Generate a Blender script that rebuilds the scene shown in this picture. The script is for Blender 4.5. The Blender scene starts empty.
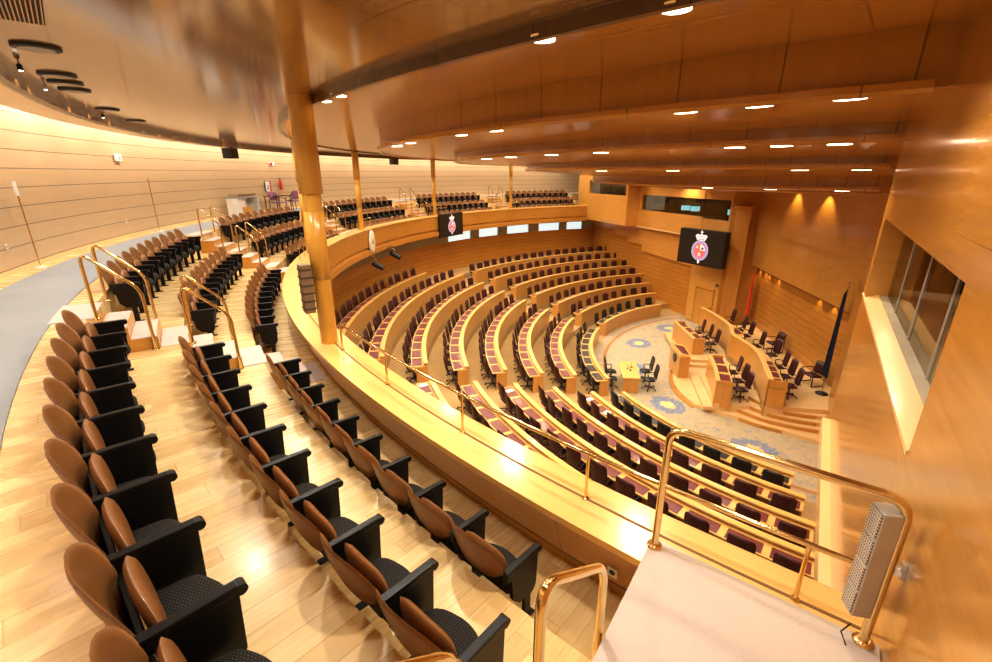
import bpy, bmesh, math, random
from math import sin, cos, radians as R, pi
from mathutils import Vector, Matrix
random.seed(7)
sc = bpy.context.scene
col = sc.collection

# ------------------------------------------------------------------ layout
CX, CY = 15.5, 19.8            # centre of the hemicycle
Z0 = 9.15                      # arena floor is z = 0; the eye is at z = 9.15
SX, SY = .990, -.139           # s axis: from the seats towards the podium
TX, TY = .139, .990            # t axis: towards the far end
def zz(z): return z + Z0
def pol(r, th, z=0.0): return Vector((CX + r*cos(R(th)), CY + r*sin(R(th)), z))
def st(s, t, z=0.0): return Vector((CX + SX*s + TX*t, CY + SY*s + TY*t, z))
WA = R(55.6)
WD = Vector((cos(WA), sin(WA), 0)); WN = Vector((sin(WA), -cos(WA), 0))
def wal(al, off, z=0.0):       # near side wall: distance along, offset to its right
    v = WD*al + WN*off; return Vector((v.x, v.y, z))
def mir(p):                    # mirrored about the axis of the hall
    dx, dy = p.x-CX, p.y-CY
    return st(dx*SX+dy*SY, -(dx*TX+dy*TY), p.z)
def fal(al, off, z=0.0): return mir(wal(al, off+.7, z))
ROW_R = lambda i: 10.8 + 1.54*(i-1)
ROW_F = lambda i: .345*(i-1)   # floor of row i
LEDGE = .86

# ------------------------------------------------------------------ mesh builder
class MB:
    def __init__(s): s.v = []; s.f = []; s.sm = []
    def add(s, vs, fs, smooth=False):
        b = len(s.v); s.v += [tuple(v) for v in vs]
        for f in fs: s.f.append(tuple(b+i for i in f)); s.sm.append(smooth)
        return s
    def box(s, c, d, rz=0.0, M=None, bev=0.0):
        x, y, z = d[0]/2, d[1]/2, d[2]/2
        if bev:
            bm = bmesh.new(); bmesh.ops.create_cube(bm, size=1.0)
            for v in bm.verts: v.co = Vector((v.co.x*d[0], v.co.y*d[1], v.co.z*d[2]))
            bmesh.ops.bevel(bm, geom=bm.edges[:], offset=bev, segments=2, affect='EDGES', profile=.6)
            bm.verts.index_update()
            vs = [v.co.copy() for v in bm.verts]; fs = [[v.index for v in f.verts] for f in bm.faces]; bm.free()
        else:
            vs = [Vector((a*x, b*y, e*z)) for a in (-1, 1) for b in (-1, 1) for e in (-1, 1)]
            fs = [(0,1,3,2),(4,6,7,5),(0,4,5,1),(2,3,7,6),(0,2,6,4),(1,5,7,3)]
        T = Matrix.Translation(Vector(c)) @ (M if M is not None else Matrix.Rotation(rz, 4, 'Z'))
        return s.add([T @ v for v in vs], fs, smooth=False)
    def tube(s, pts, r, n=10, cap=True, radii=None):
        pts = [Vector(p) for p in pts]; rings = []; up = Vector((0, 0, 1))
        prev = None
        for i, p in enumerate(pts):
            if i == 0: d = pts[1]-p
            elif i == len(pts)-1: d = p-pts[i-1]
            else: d = (pts[i+1]-p).normalized() + (p-pts[i-1]).normalized()
            d.normalize()
            if prev is None:
                a = d.cross(up)
                if a.length < 1e-3: a = d.cross(Vector((1, 0, 0)))
            else:
                a = prev - d*prev.dot(d)
            a.normalize(); prev = a; b = d.cross(a)
            rr = radii[i] if radii else r
            rings.append([p + a*(rr*cos(2*pi*k/n)) + b*(rr*sin(2*pi*k/n)) for k in range(n)])
        vs = [v for q in rings for v in q]; fs = []
        for i in range(len(pts)-1):
            for k in range(n):
                fs.append((i*n+k, i*n+(k+1) % n, (i+1)*n+(k+1) % n, (i+1)*n+k))
        s.add(vs, fs, True)
        if cap:
            s.add(rings[0], [tuple(range(n))[::-1]]); s.add(rings[-1], [tuple(range(n))])
        return s
    def lathe(s, c, prof, n=24, M=None, smooth=True):
        c = Vector(c); vs = []; fs = []
        for (r, z) in prof:
            for k in range(n):
                v = Vector((r*cos(2*pi*k/n), r*sin(2*pi*k/n), z)); vs.append(c + (M @ v if M is not None else v))
        for i in range(len(prof)-1):
            for k in range(n): fs.append((i*n+k, i*n+(k+1) % n, (i+1)*n+(k+1) % n, (i+1)*n+k))
        s.add(vs, fs, smooth)
        m = len(prof)-1
        s.add(vs[:n], [tuple(range(n))[::-1]]); s.add(vs[m*n:], [tuple(range(n))])
        return s
    def sweep(s, prof, t0, t1, step=2.0, closed=True, caps=True, smooth=False):
        # profile (r, z) swept about the hall centre from angle t0 to t1
        n = max(2, int(abs(t1-t0)/step)+1); m = len(prof); vs = []; fs = []
        for i in range(n+1):
            th = t0+(t1-t0)*i/n
            for (r, z) in prof: vs.append(pol(r, th, z))
        kk = m if closed else m-1
        for i in range(n):
            for k in range(kk):
                fs.append((i*m+k, i*m+(k+1) % m, (i+1)*m+(k+1) % m, (i+1)*m+k))
        s.add(vs, fs, smooth)
        if closed and caps:
            s.add(vs[:m], [tuple(range(m))[::-1]]); s.add(vs[-m:], [tuple(range(m))])
        return s
    def ring(s, r0, r1, z0, z1, t0, t1, step=2.0):
        return s.sweep([(r0, z0), (r1, z0), (r1, z1), (r0, z1)], t0, t1, step)
    def prism(s, poly, z0, z1):
        n = len(poly); vs = [Vector((p[0], p[1], z0)) for p in poly] + [Vector((p[0], p[1], z1)) for p in poly]
        fs = [tuple(range(n))[::-1], tuple(range(n, 2*n))] + [(i, (i+1) % n, n+(i+1) % n, n+i) for i in range(n)]
        return s.add(vs, fs)
    def wallpoly(s, o, ax, nrm, poly, th):
        # polygon in the plane (ax, z) at origin o extruded by th along nrm
        o = Vector(o); n = len(poly)
        a = [o + ax*p[0] + Vector((0, 0, p[1])) for p in poly]; b = [v + nrm*th for v in a]
        fs = [tuple(range(n)), tuple(range(n, 2*n))[::-1]] + [(i, n+i, n+(i+1) % n, (i+1) % n) for i in range(n)]
        return s.add(a+b, fs)
    def mesh(s, name, mat, off=None):
        me = bpy.data.meshes.new(name)
        vs = s.v if off is None else [(v[0]-off[0], v[1]-off[1], v[2]-off[2]) for v in s.v]
        me.from_pydata(vs, [], s.f); me.polygons.foreach_set('use_smooth', s.sm)
        me.materials.append(mat); me.update()
        bm = bmesh.new(); bm.from_mesh(me); bmesh.ops.recalc_face_normals(bm, faces=bm.faces[:]); bm.to_mesh(me); bm.free()
        return me

def link(name, data, parent=None):
    o = bpy.data.objects.new(name, data); col.objects.link(o)
    if parent is not None: o.parent = parent
    return o
def struct(name, mb, mat):
    o = link(name, mb.mesh(name, mat)); o['kind'] = 'structure'; return o
def thing(name, label, cat, loc, rz=0.0, group=None):
    o = link(name, None); o.location = loc; o.rotation_euler = (0, 0, rz); o.empty_display_size = .1
    o['label'] = label; o['category'] = cat
    if group: o['group'] = group
    return o
def part(name, mb, mat, par, world=True, label=None):
    # world=True: mb is in world coordinates and par is an unrotated root at par.location
    off = None
    if world:
        q = par; off = Vector((0, 0, 0))
        while q is not None: off = off + Vector(q.location); q = q.parent
    o = link(name, mb.mesh(name, mat, off), par)
    if label: o['label'] = label
    return o
def dup(root, loc, rz, label, group=None):
    r = root.copy(); col.objects.link(r); r.location = loc; r.rotation_euler = (0, 0, rz); r['label'] = label
    if group: r['group'] = group
    for ch in list(root.children):
        c_ = ch.copy(); col.objects.link(c_); c_.parent = r
        for g in ch.children:
            d = g.copy(); col.objects.link(d); d.parent = c_
    return r
ORD = ['zeroth','first','second','third','fourth','fifth','sixth','seventh','eighth','ninth','tenth','eleventh','twelfth','thirteenth','fourteenth','fifteenth','sixteenth','seventeenth','eighteenth','nineteenth','twentieth','twenty-first','twenty-second']

# ------------------------------------------------------------------ materials
class NT:
    def __init__(s, name):
        s.m = bpy.data.materials.new(name); s.m.use_nodes = True; s.t = s.m.node_tree
        s.b = s.t.nodes['Principled BSDF']; s.pos = None
    def n(s, ty, **kw):
        q = s.t.nodes.new(ty)
        for k, v in kw.items(): setattr(q, k, v)
        return q
    def set(s, sock, v):
        if isinstance(v, bpy.types.NodeSocket): s.t.links.new(v, sock)
        else: sock.default_value = v
    def math(s, op, a, b=0.0, c_=None):
        q = s.n('ShaderNodeMath', operation=op); s.set(q.inputs[0], a); s.set(q.inputs[1], b)
        if c_ is not None: s.set(q.inputs[2], c_)
        return q.outputs[0]
    def P(s):
        if s.pos is None:
            g = s.n('ShaderNodeNewGeometry'); x = s.n('ShaderNodeSeparateXYZ'); s.t.links.new(g.outputs['Position'], x.inputs[0])
            s.pos = (x.outputs[0], x.outputs[1], x.outputs[2], g.outputs['Position'])
        return s.pos
    def polar(s):
        x, y, z, _ = s.P()
        dx = s.math('SUBTRACT', x, CX); dy = s.math('SUBTRACT', y, CY)
        r = s.math('SQRT', s.math('ADD', s.math('MULTIPLY', dx, dx), s.math('MULTIPLY', dy, dy)))
        # measured from the -x side so that there is no seam inside the hall
        th = s.math('ARCTAN2', s.math('MULTIPLY', dy, -1.0), s.math('MULTIPLY', dx, -1.0))
        return r, s.math('MULTIPLY', th, 180/pi), z
    def comb(s, a, b, c_):
        q = s.n('ShaderNodeCombineXYZ'); s.set(q.inputs[0], a); s.set(q.inputs[1], b); s.set(q.inputs[2], c_); return q.outputs[0]
    def noise(s, vec, scale, detail=3.0, rough=.55):
        q = s.n('ShaderNodeTexNoise'); s.set(q.inputs['Vector'], vec); q.inputs['Scale'].default_value = scale
        q.inputs['Detail'].default_value = detail; q.inputs['Roughness'].default_value = rough; return q.outputs['Fac']
    def white(s, vec):
        q = s.n('ShaderNodeTexWhiteNoise', noise_dimensions='3D'); s.set(q.inputs['Vector'], vec); return q.outputs['Value']
    def ramp(s, fac, stops):
        q = s.n('ShaderNodeValToRGB'); s.set(q.inputs[0], fac); e = q.color_ramp.elements
        while len(e) < len(stops): e.new(.5)
        for el, (p, c_) in zip(e, stops): el.position = p; el.color = (*c_, 1)
        return q.outputs[0]
    def mix(s, fac, a, b):
        q = s.n('ShaderNodeMix', data_type='RGBA'); s.set(q.inputs[0], fac)
        for sk, v in ((q.inputs[6], a), (q.inputs[7], b)):
            if isinstance(v, tuple): sk.default_value = (*v, 1)
            else: s.t.links.new(v, sk)
        return q.outputs[2]
    def line(s, v, period, w):       # 1 on a thin line every period
        f = s.math('FRACT', s.math('DIVIDE', v, period)); return s.math('LESS_THAN', f, w/period)
    def out(s, colr, rough=.5, coat=0.0, spec=.5, metal=0.0, bump=None, bstr=.1):
        if isinstance(colr, tuple): s.b.inputs['Base Color'].default_value = (*colr, 1)
        else: s.t.links.new(colr, s.b.inputs['Base Color'])
        s.set(s.b.inputs['Roughness'], rough); s.b.inputs['Metallic'].default_value = metal
        s.b.inputs['Coat Weight'].default_value = coat; s.b.inputs['Coat Roughness'].default_value = .12
        s.b.inputs['Specular IOR Level'].default_value = spec
        if bump is not None:
            q = s.n('ShaderNodeBump'); q.inputs['Strength'].default_value = bstr; q.inputs['Distance'].default_value = .01
            s.t.links.new(bump, q.inputs['Height']); s.t.links.new(q.outputs[0], s.b.inputs['Normal'])
        return s.m
def plain(name, c_, rough=.5, metal=0.0, coat=0.0, spec=.5, vary=.08, scale=6.0):
    k = NT(name); tc = k.n('ShaderNodeTexCoord')
    f = k.noise(tc.outputs['Object'], scale, 2)
    lo = tuple(max(0, x*(1-vary)) for x in c_); hi = tuple(min(1, x*(1+vary)) for x in c_)
    return k.out(k.ramp(f, [(.3, lo), (.7, hi)]), rough, coat, spec, metal)
def emit(name, c_, e):
    k = NT(name); k.b.inputs['Base Color'].default_value = (*c_, 1); k.b.inputs['Emission Color'].default_value = (*c_, 1)
    k.b.inputs['Emission Strength'].default_value = e; return k.m
def wood(name, c_, rough=.3, coat=.2, var=.16, mode='flat', grooves=None, radial=None, arcs=None, groove_w=.012, dark=.35, panel=1.0, spec=.5):
    # grooves: (axis period in z); radial: seam every n degrees; arcs: seam every n metres of radius
    k = NT(name); r, th, z = k.polar(); x, y, _, pos = k.P()
    if mode == 'flat':       # horizontal boards on curved or straight walls: grain runs along the wall
        gv = k.comb(k.math('MULTIPLY', x, 1.0), k.math('MULTIPLY', y, 1.0), k.math('MULTIPLY', z, 14.0))
    elif mode == 'polar':    # lying surfaces: grain runs along the arc
        gv = k.comb(k.math('MULTIPLY', r, 16.0), k.math('MULTIPLY', th, .35), z)
    else:                    # vertical grain
        gv = k.comb(k.math('MULTIPLY', x, 9.0), k.math('MULTIPLY', y, 9.0), k.math('MULTIPLY', z, .8))
    g = k.noise(gv, 1.1, 5, .6); big = k.noise(pos, .45, 2)
    f = k.math('ADD', k.math('MULTIPLY', g, .65), k.math('MULTIPLY', big, .35))
    lo = tuple(x_*(1-var) for x_ in c_); hi = tuple(min(1, x_*(1+var)) for x_ in c_)
    cl = k.ramp(f, [(.32, lo), (.66, hi)])
    ms = []
    if radial or grooves:
        a = k.math('FLOOR', k.math('DIVIDE', th, radial if radial else 7.0)); b = k.math('FLOOR', k.math('DIVIDE', z, grooves if grooves else 50.0))
        e_ = k.math('FLOOR', k.math('DIVIDE', r, arcs if arcs else 50.0))
        w = k.white(k.comb(a, b, e_)); cl = k.mix(k.math('MULTIPLY', w, .22*panel), cl, tuple(x_*.72 for x_ in c_))
    if grooves: ms.append(k.line(z, grooves, groove_w))
    if radial: ms.append(k.math('LESS_THAN', k.math('MULTIPLY', k.math('FRACT', k.math('DIVIDE', th, radial)), k.math('MULTIPLY', r, radial*pi/180)), groove_w))
    if arcs: ms.append(k.line(r, arcs, groove_w))
    if ms:
        m_ = ms[0]
        for q in ms[1:]: m_ = k.math('MAXIMUM', m_, q)
        cl = k.mix(k.math('MULTIPLY', m_, 1-dark*.4), cl, tuple(x_*dark for x_ in c_))
    return k.out(cl, rough, coat, spec)

HONEY = (.62, .33, .105); LIGHT = (.74, .47, .19)
M = {}
M['ceiling'] = wood('ceiling_wood', (.50, .250, .034), .22, .4, .10, 'polar', radial=6.4, arcs=2.1, groove_w=.016, panel=.6)
M['gceil'] = wood('gallery_ceiling_wood', (.29, .168, .072), .12, .7, .10, 'polar', radial=6.4, arcs=.82, groove_w=.02, panel=.7, dark=.2)
M['fascia'] = wood('fascia_wood', (.48, .24, .038), .3, .25, .12, 'vert', radial=2.9, groove_w=.018, panel=.9)
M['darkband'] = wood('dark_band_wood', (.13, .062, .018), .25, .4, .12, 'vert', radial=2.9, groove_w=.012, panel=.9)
M['louvre'] = plain('brown_louvre', (.22, .15, .09), .5)
M['backwall'] = wood('back_wall_boards', (.60, .435, .255), .35, .15, .06, 'flat', grooves=.355, groove_w=.018, dark=.3, panel=.35)
M['sidewall'] = wood('side_wall_veneer', (.53, .272, .064), .22, .5, .14, 'flat', grooves=2.2, groove_w=.008, dark=.6, panel=.4)
M['farwall'] = wood('far_wall_veneer', (.64, .345, .09), .3, .3, .10, 'flat', groove_w=.01)
M['planks'] = wood('plank_wall', (.52, .238, .045), .32, .25, .18, 'flat', grooves=.30, groove_w=.018, dark=.3, panel=.9)
M['podwall'] = wood('podium_veneer', (.55, .275, .06), .28, .35, .14, 'flat', grooves=1.3, groove_w=.01, dark=.6)
M['parapet'] = wood('parapet_front', (.54, .275, .06), .32, .3, .1, 'flat', radial=8.0, groove_w=.008)
M['partop'] = wood('parapet_top', (.80, .53, .20), .23, .28, .06, 'polar')
M['deskfront'] = wood('desk_front', (.60, .325, .092), .32, .3, .10, 'vert', radial=3.6, groove_w=.008, dark=.6, panel=.6)
M['desktop'] = wood('desk_top', (.82, .56, .21), .25, .4, .06, 'polar')
M['podwood'] = wood('podium_desk_wood', (.60, .31, .075), .3, .3, .10, 'vert')
M['column'] = wood('column_gilt_wood', (.60, .33, .06), .22, .5, .08, 'vert')
M['trimlight'] = wood('light_maple_trim', (.82, .60, .32), .3, .3, .06, 'flat')

def floor_mat():
    k = NT('maple_floor_boards'); r, th, z = k.polar(); _, _, _, pos = k.P()
    u = k.math('MULTIPLY', th, 24.0*pi/180); i = k.math('FLOOR', k.math('DIVIDE', u, .155))
    rnd = k.white(k.comb(i, 3.0, 1.0)); v = k.math('ADD', r, k.math('MULTIPLY', rnd, 1.3)); j = k.math('FLOOR', k.math('DIVIDE', v, 1.3))
    b = k.white(k.comb(i, j, 7.0))
    g = k.noise(k.comb(k.math('MULTIPLY', u, 22.0), k.math('MULTIPLY', r, 1.6), b), 1.2, 4)
    f = k.math('ADD', k.math('MULTIPLY', b, .62), k.math('MULTIPLY', g, .38))
    cl = k.ramp(f, [(.15, (.68, .47, .215)), (.5, (.76, .56, .28)), (.85, (.83, .65, .35))])
    ln = k.math('MAXIMUM', k.line(u, .155, .006), k.line(v, 1.3, .006))
    cl = k.mix(k.math('MULTIPLY', ln, .5), cl, (.34, .20, .08))
    return k.out(cl, k.math('ADD', .20, k.math('MULTIPLY', g, .14)), .14, .5)
M['floor'] = floor_mat()
def carpet(name, c_, var=.12, sc_=60.0, rough=.95):
    k = NT(name); _, _, _, pos = k.P(); f = k.noise(pos, sc_, 3); g = k.noise(pos, .9, 3)
    f = k.math('ADD', k.math('MULTIPLY', f, .5), k.math('MULTIPLY', g, .5))
    return k.out(k.ramp(f, [(.3, tuple(x*(1-var) for x in c_)), (.7, tuple(min(1, x*(1+var)) for x in c_))]), rough, 0, .2, bump=f, bstr=.3)
M['walkcarpet'] = carpet('grey_blue_carpet', (.33, .35, .375))
M['stepcarpet'] = carpet('pale_step_carpet', (.62, .55, .52), .06)
M['hallcarpet'] = carpet('tan_hall_carpet', (.52, .37, .19))
M['daiscarpet'] = carpet('dais_carpet', (.74, .54, .29))
def arena_mat():
    k = NT('patterned_arena_carpet'); r, th, z = k.polar(); x, y, _, pos = k.P()
    n1 = k.noise(pos, 2.6, 4, .7); n2 = k.noise(pos, 7.0, 3, .7)
    base = k.ramp(k.math('ADD', k.math('MULTIPLY', n1, .5), k.math('MULTIPLY', n2, .5)), [(.36, (.27, .31, .36)), (.46, (.46, .42, .34)), (.55, (.56, .46, .30)), (.66, (.40, .40, .39))])
    # woven wreaths along a ring
    dth = k.math('SUBTRACT', k.math('FRACT', k.math('DIVIDE', k.math('ADD', th, 20.0), 25.0)), .5)
    tx = k.math('MULTIPLY', dth, 25.0*pi/180*8.9); ry = k.math('SUBTRACT', r, 8.75)
    d = k.math('SQRT', k.math('ADD', k.math('MULTIPLY', tx, tx), k.math('MULTIPLY', k.math('MULTIPLY', ry, ry), 1.5)))
    d = k.math('ADD', d, k.math('MULTIPLY', k.math('SUBTRACT', k.noise(pos, 5.5, 3), .5), .55))
    ringm = k.math('MULTIPLY', k.math('GREATER_THAN', d, .36), k.math('LESS_THAN', d, .80))
    leaf = k.math('GREATER_THAN', k.noise(pos, 9.0, 2), .40)
    base = k.mix(k.math('MULTIPLY', k.math('MULTIPLY', ringm, leaf), .8), base, (.17, .25, .46))
    base = k.mix(k.math('LESS_THAN', d, .30), base, (.72, .62, .34))
    edge = k.math('MULTIPLY', k.math('GREATER_THAN', r, 10.05), k.math('LESS_THAN', r, 10.22))
    base = k.mix(edge, base, (.45, .27, .12))
    return k.out(base, .95, 0, .2)
M['arena'] = arena_mat()
M['brass'] = plain('polished_brass', (.80, .62, .32), .15, 1.0, vary=.05)
M['leather'] = plain('tan_leather', (.225, .096, .028), .40, 0, .1, .45, .12, 5)
M['black'] = plain('black_lacquer', (.007, .0065, .007), .38, 0, .0, .35)
M['fabric'] = None
def fab():
    k = NT('dotted_charcoal_fabric'); tc = k.n('ShaderNodeTexCoord'); x = k.n('ShaderNodeSeparateXYZ'); k.t.links.new(tc.outputs['Object'], x.inputs[0])
    p = .016; a = k.math('SUBTRACT', k.math('FRACT', k.math('DIVIDE', x.outputs[0], p)), .5)
    b = k.math('SUBTRACT', k.math('FRACT', k.math('DIVIDE', k.math('ADD', x.outputs[1], k.math('MULTIPLY', k.math('FLOOR', k.math('DIVIDE', x.outputs[0], p)), p/2)), p)), .5)
    d = k.math('ADD', k.math('MULTIPLY', a, a), k.math('MULTIPLY', b, b))
    return k.out(k.mix(k.math('LESS_THAN', d, .07), (.022, .020, .020), (.075, .068, .064)), .9, 0, .2)
M['fabric'] = fab()
M['maroon'] = plain('maroon_leather', (.055, .013, .016), .38, 0, .1, .5, .15)
M['blackleather'] = plain('black_leather', (.014, .015, .02), .38, 0, .1, .5, .15)
M['chrome'] = plain('chromed_steel', (.62, .62, .64), .2, 1.0)
M['darkplastic'] = plain('dark_plastic', (.02, .018, .018), .45)
M['padmaroon'] = plain('maroon_blotter', (.19, .052, .058), .30, 0, .25, .5, .12, 3)
M['paddark'] = plain('dark_blotter', (.045, .045, .055), .30, 0, .25, .5, .12, 3)
M['white'] = plain('white_paint', (.82, .80, .76), .5)
M['paper'] = plain('white_paper', (.85, .84, .80), .8)
M['speaker'] = plain('grey_beige_metal', (.50, .46, .42), .5)
M['grille'] = None
def gril(name, c1, c2, p=.012):
    k = NT(name); tc = k.n('ShaderNodeTexCoord'); x = k.n('ShaderNodeSeparateXYZ'); k.t.links.new(tc.outputs['Object'], x.inputs[0])
    h = k.math('ADD', x.outputs[0], x.outputs[1])
    a = k.math('SUBTRACT', k.math('FRACT', k.math('DIVIDE', h, p)), .5); b = k.math('SUBTRACT', k.math('FRACT', k.math('DIVIDE', x.outputs[2], p)), .5)
    d = k.math('ADD', k.math('MULTIPLY', a, a), k.math('MULTIPLY', b, b))
    return k.out(k.mix(k.math('LESS_THAN', d, .09), c1, c2), .5)
M['grille'] = gril('perforated_grille', (.60, .56, .52), (.10, .09, .085), .019)
M['screen'] = plain('led_screen_dark', (.030, .025, .022), .35, 0, 0, .4, .05)
M['red'] = plain('signal_red', (.62, .03, .025), .4)
M['flagred'] = plain('red_flag_cloth', (.60, .02, .02), .8)
M['flagyellow'] = plain('yellow_flag_cloth', (.85, .50, .03), .8)
M['navy'] = plain('navy_flag_cloth', (.008, .012, .045), .8)
M['purple'] = plain('mauve_upholstery', (.30, .12, .20), .7)
M['crestwhite'] = emit('crest_white', (.78, .78, .80), .45)
M['crestlilac'] = emit('crest_lilac', (.36, .32, .62), .45)
M['crestred'] = emit('crest_red', (.72, .17, .14), .45)
M['lamp'] = emit('lamp_lens', (1.0, .84, .60), 14.0)
M['lampcool'] = emit('lamp_lens_cool', (1.0, .95, .85), 10.0)
M['monitor'] = emit('monitor_blue', (.25, .62, .75), 1.5)
M['bluedisc'] = plain('dark_blue_diffuser', (.035, .045, .075), .25, 0, .3)
M['daylight'] = emit('daylit_window', (.72, .90, .95), .75)
M['curtain'] = plain('grey_curtain', (.42, .40, .36), .9)
M['boothdark'] = plain('dark_booth_interior', (.055, .045, .028), .7)
M['marble'] = carpet('pale_stone_sill', (.55, .50, .42), .15, 3.0, .2)
M['rubber'] = plain('dark_gap', (.22, .11, .035), .6)
def glass():
    k = NT('booth_glass'); t = k.t; tr = k.n('ShaderNodeBsdfTransparent'); gl = k.n('ShaderNodeBsdfGlossy'); mx = k.n('ShaderNodeMixShader')
    tr.inputs[0].default_value = (.84, .82, .76, 1); gl.inputs['Roughness'].default_value = .02; gl.inputs[0].default_value = (.62, .56, .46, 1)
    fr = k.n('ShaderNodeLayerWeight'); fr.inputs[0].default_value = .5; f2 = k.math('ADD', k.math('MULTIPLY', k.math('POWER', fr.outputs[1], 4.0), .75), .10)
    t.links.new(f2, mx.inputs[0]); t.links.new(tr.outputs[0], mx.inputs[1]); t.links.new(gl.outputs[0], mx.inputs[2])
    t.links.new(mx.outputs[0], t.nodes['Material Output'].inputs['Surface']); return k.m
M['glass'] = glass()

# ================================================================== THE SETTING
# --- hall floor
mb = MB(); n = 64
mb.add([pol(0, 0, 0)] + [pol(11.2, 85+170*i/n, 0) for i in range(n+1)], [(0, i+1, i+2) for i in range(n)])
mb.add([pol(0, 0, 0), pol(11.2, 85, 0), st(1.5, 16, 0), st(2.5, 0, 0), st(1.5, -16, 0), pol(11.2, 255, 0)], [(0, 5, 4, 3, 2, 1)])
struct('floor', mb, M['arena'])
mb = MB()
for i in range(1, 9):
    r0 = ROW_R(i) - (.10 if i == 1 else 0.0); r1 = ROW_R(i+1) if i < 8 else 23.6
    mb.ring(r0, r1, -.12, ROW_F(i) + (.012 if i == 1 else 0), 97, 238)
struct('floor.001', mb, M['hallcarpet'])
# --- wall behind the last row, below the gallery
mb = MB(); mb.ring(23.2, 23.4, 0, zz(-4.68), 97, 238)
struct('wall_rear', mb, M['planks'])
mb = MB(); mb.ring(23.18, 23.42, zz(-4.05), zz(-3.7), 97, 238)
for a, b in ((97, 109.9), (113.7, 115.6), (120.8, 123.4), (129.0, 131.4), (136.4, 138.6), (144.6, 238)):
    mb.ring(23.2, 23.4, zz(-4.68), zz(-4.05), a, b)
struct('wall_rear_top', mb, M['curtain'])
for k, (a, b) in enumerate(((109.9, 113.7), (115.6, 120.8), (123.4, 129.0), (131.4, 136.4), (138.6, 144.6))):
    mb = MB(); mb.ring(23.28, 23.32, zz(-4.68), zz(-4.05), a, b); struct('window_%d' % (k+1), mb, M['daylight'])
# --- gallery slab, tiers, walkway
T_EDGE = [25.13, 24.17, 23.21]
T_Z = [zz(-2.31), zz(-2.84), zz(-3.35)]
TH0, TH1 = 106.5, 238.0
mb = MB()
mb.sweep([(27.1, zz(-1.78)), (T_EDGE[0], zz(-1.78)), (T_EDGE[0], T_Z[0]), (T_EDGE[1], T_Z[0]), (T_EDGE[1], T_Z[1]), (T_EDGE[2], T_Z[1]), (T_EDGE[2], T_Z[2]),
          (22.1, T_Z[2]), (22.1, zz(-3.72)), (27.1, zz(-3.72))], TH0, TH1, 1.5)
struct('floor.002', mb, M['floor'])
mb = MB(); mb.ring(25.47, 26.62, zz(-1.785), zz(-1.768), 108, TH1, 1.5)
struct('floor.003', mb, M['walkcarpet'])
# --- parapet
mb = MB()
mb.sweep([(22.46, zz(-2.66)), (22.30, zz(-3.16)), (22.24, zz(-3.16)), (22.22, zz(-3.35)), (22.12, zz(-3.36)), (22.12, zz(-3.72)), (22.10, zz(-3.86)),
          (21.90, zz(-3.86)), (21.90, zz(-3.62)), (22.06, zz(-3.58)), (22.06, zz(-3.48)), (21.98, zz(-3.46)), (21.98, zz(-2.66))], TH0+2.5, TH1, 1.5)
struct('wall_parapet', mb, M['parapet'])
mb = MB(); mb.ring(21.94, 22.52, zz(-2.66), zz(-2.60), TH0+2.5, TH1, 1.0)
struct('trim_1', mb, M['partop'])
mb = MB(); mb.ring(22.178, 22.202, zz(-2.60), zz(-2.596), 210, 233.3, 1.0); mb.ring(22.225, 22.295, zz(-3.19), zz(-3.165), TH0+2.5, 233.3, 1.5)
struct('trim_2', mb, M['rubber'])
# --- back wall of the gallery
mb = MB(); mb.ring(27.0, 27.2, zz(-1.78), zz(1.75), 106, 256, 1.5)
struct('wall_back', mb, M['backwall'])
mb = MB(); mb.ring(26.96, 27.0, zz(-1.78), zz(-1.70), 106, 256, 1.5)
struct('baseboard_back', mb, M['trimlight'])
# --- ceilings
mb = MB()
mb.sweep([(25.10, zz(1.0)), (25.10, zz(1.2)), (21.9, zz(1.25)), (21.9, zz(1.0))], 100, 262, 1.5)
struct('ceiling', mb, M['gceil'])
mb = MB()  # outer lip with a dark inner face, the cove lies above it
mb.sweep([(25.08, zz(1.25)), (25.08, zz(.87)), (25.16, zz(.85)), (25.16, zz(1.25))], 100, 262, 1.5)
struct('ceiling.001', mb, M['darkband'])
mb = MB(); mb.sweep([(25.14, zz(.852)), (25.76, zz(.90)), (25.76, zz(.94)), (25.14, zz(.90))], 100, 262, 1.5)
struct('ceiling.002', mb, M['trimlight'])
mb = MB(); mb.ring(25.08, 27.1, zz(1.72), zz(1.8), 100, 262, 2)
struct('ceiling.003', mb, M['trimlight'])
TIERS = [(22.1, 1.0, .90, .94), (19.6, 1.13, .67, .68), (17.06, .60, .42, .40), (14.2, .27, .12, .08), (11.3, -.12, -.35, -.38), (9.0, -.42, -.50, -.5)]
soff = MB(); fas = MB(); lips = MB()
for k, (r, zt, zb, zs) in enumerate(TIERS):
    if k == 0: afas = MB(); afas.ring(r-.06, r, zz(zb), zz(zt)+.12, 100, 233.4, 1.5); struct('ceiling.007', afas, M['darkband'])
    else: fas.ring(r-.06, r, zz(zb), zz(zt)+.12, 100, 233.4, 1.5)
    if k >= 1:
        lips.sweep([(r+.10, zz(zb)+.045), (r+.10, zz(zb)-.015), (r+.06, zz(zb)-.045), (r-.02, zz(zb)-.045), (r-.02, zz(zb)+.045)], 100, 232.6, 1.5)
    if k+1 < len(TIERS):
        r2, zt2 = TIERS[k+1][0], TIERS[k+1][1]
        soff.sweep([(r-.05, zz(zs)), (r-.05, zz(zs)+.1), (r2-.02, zz(zt2)+.1), (r2-.02, zz(zt2))], 100, 236, 1.5)
soff.prism([tuple(pol(8.98, a)[:2]) for a in range(0, 360, 5)], zz(-.5), zz(-.42))
struct('ceiling.004', soff, M['ceiling']); struct('ceiling.005', fas, M['fascia'])
struct('ceiling.006', lips, M['ceiling'])
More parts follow.
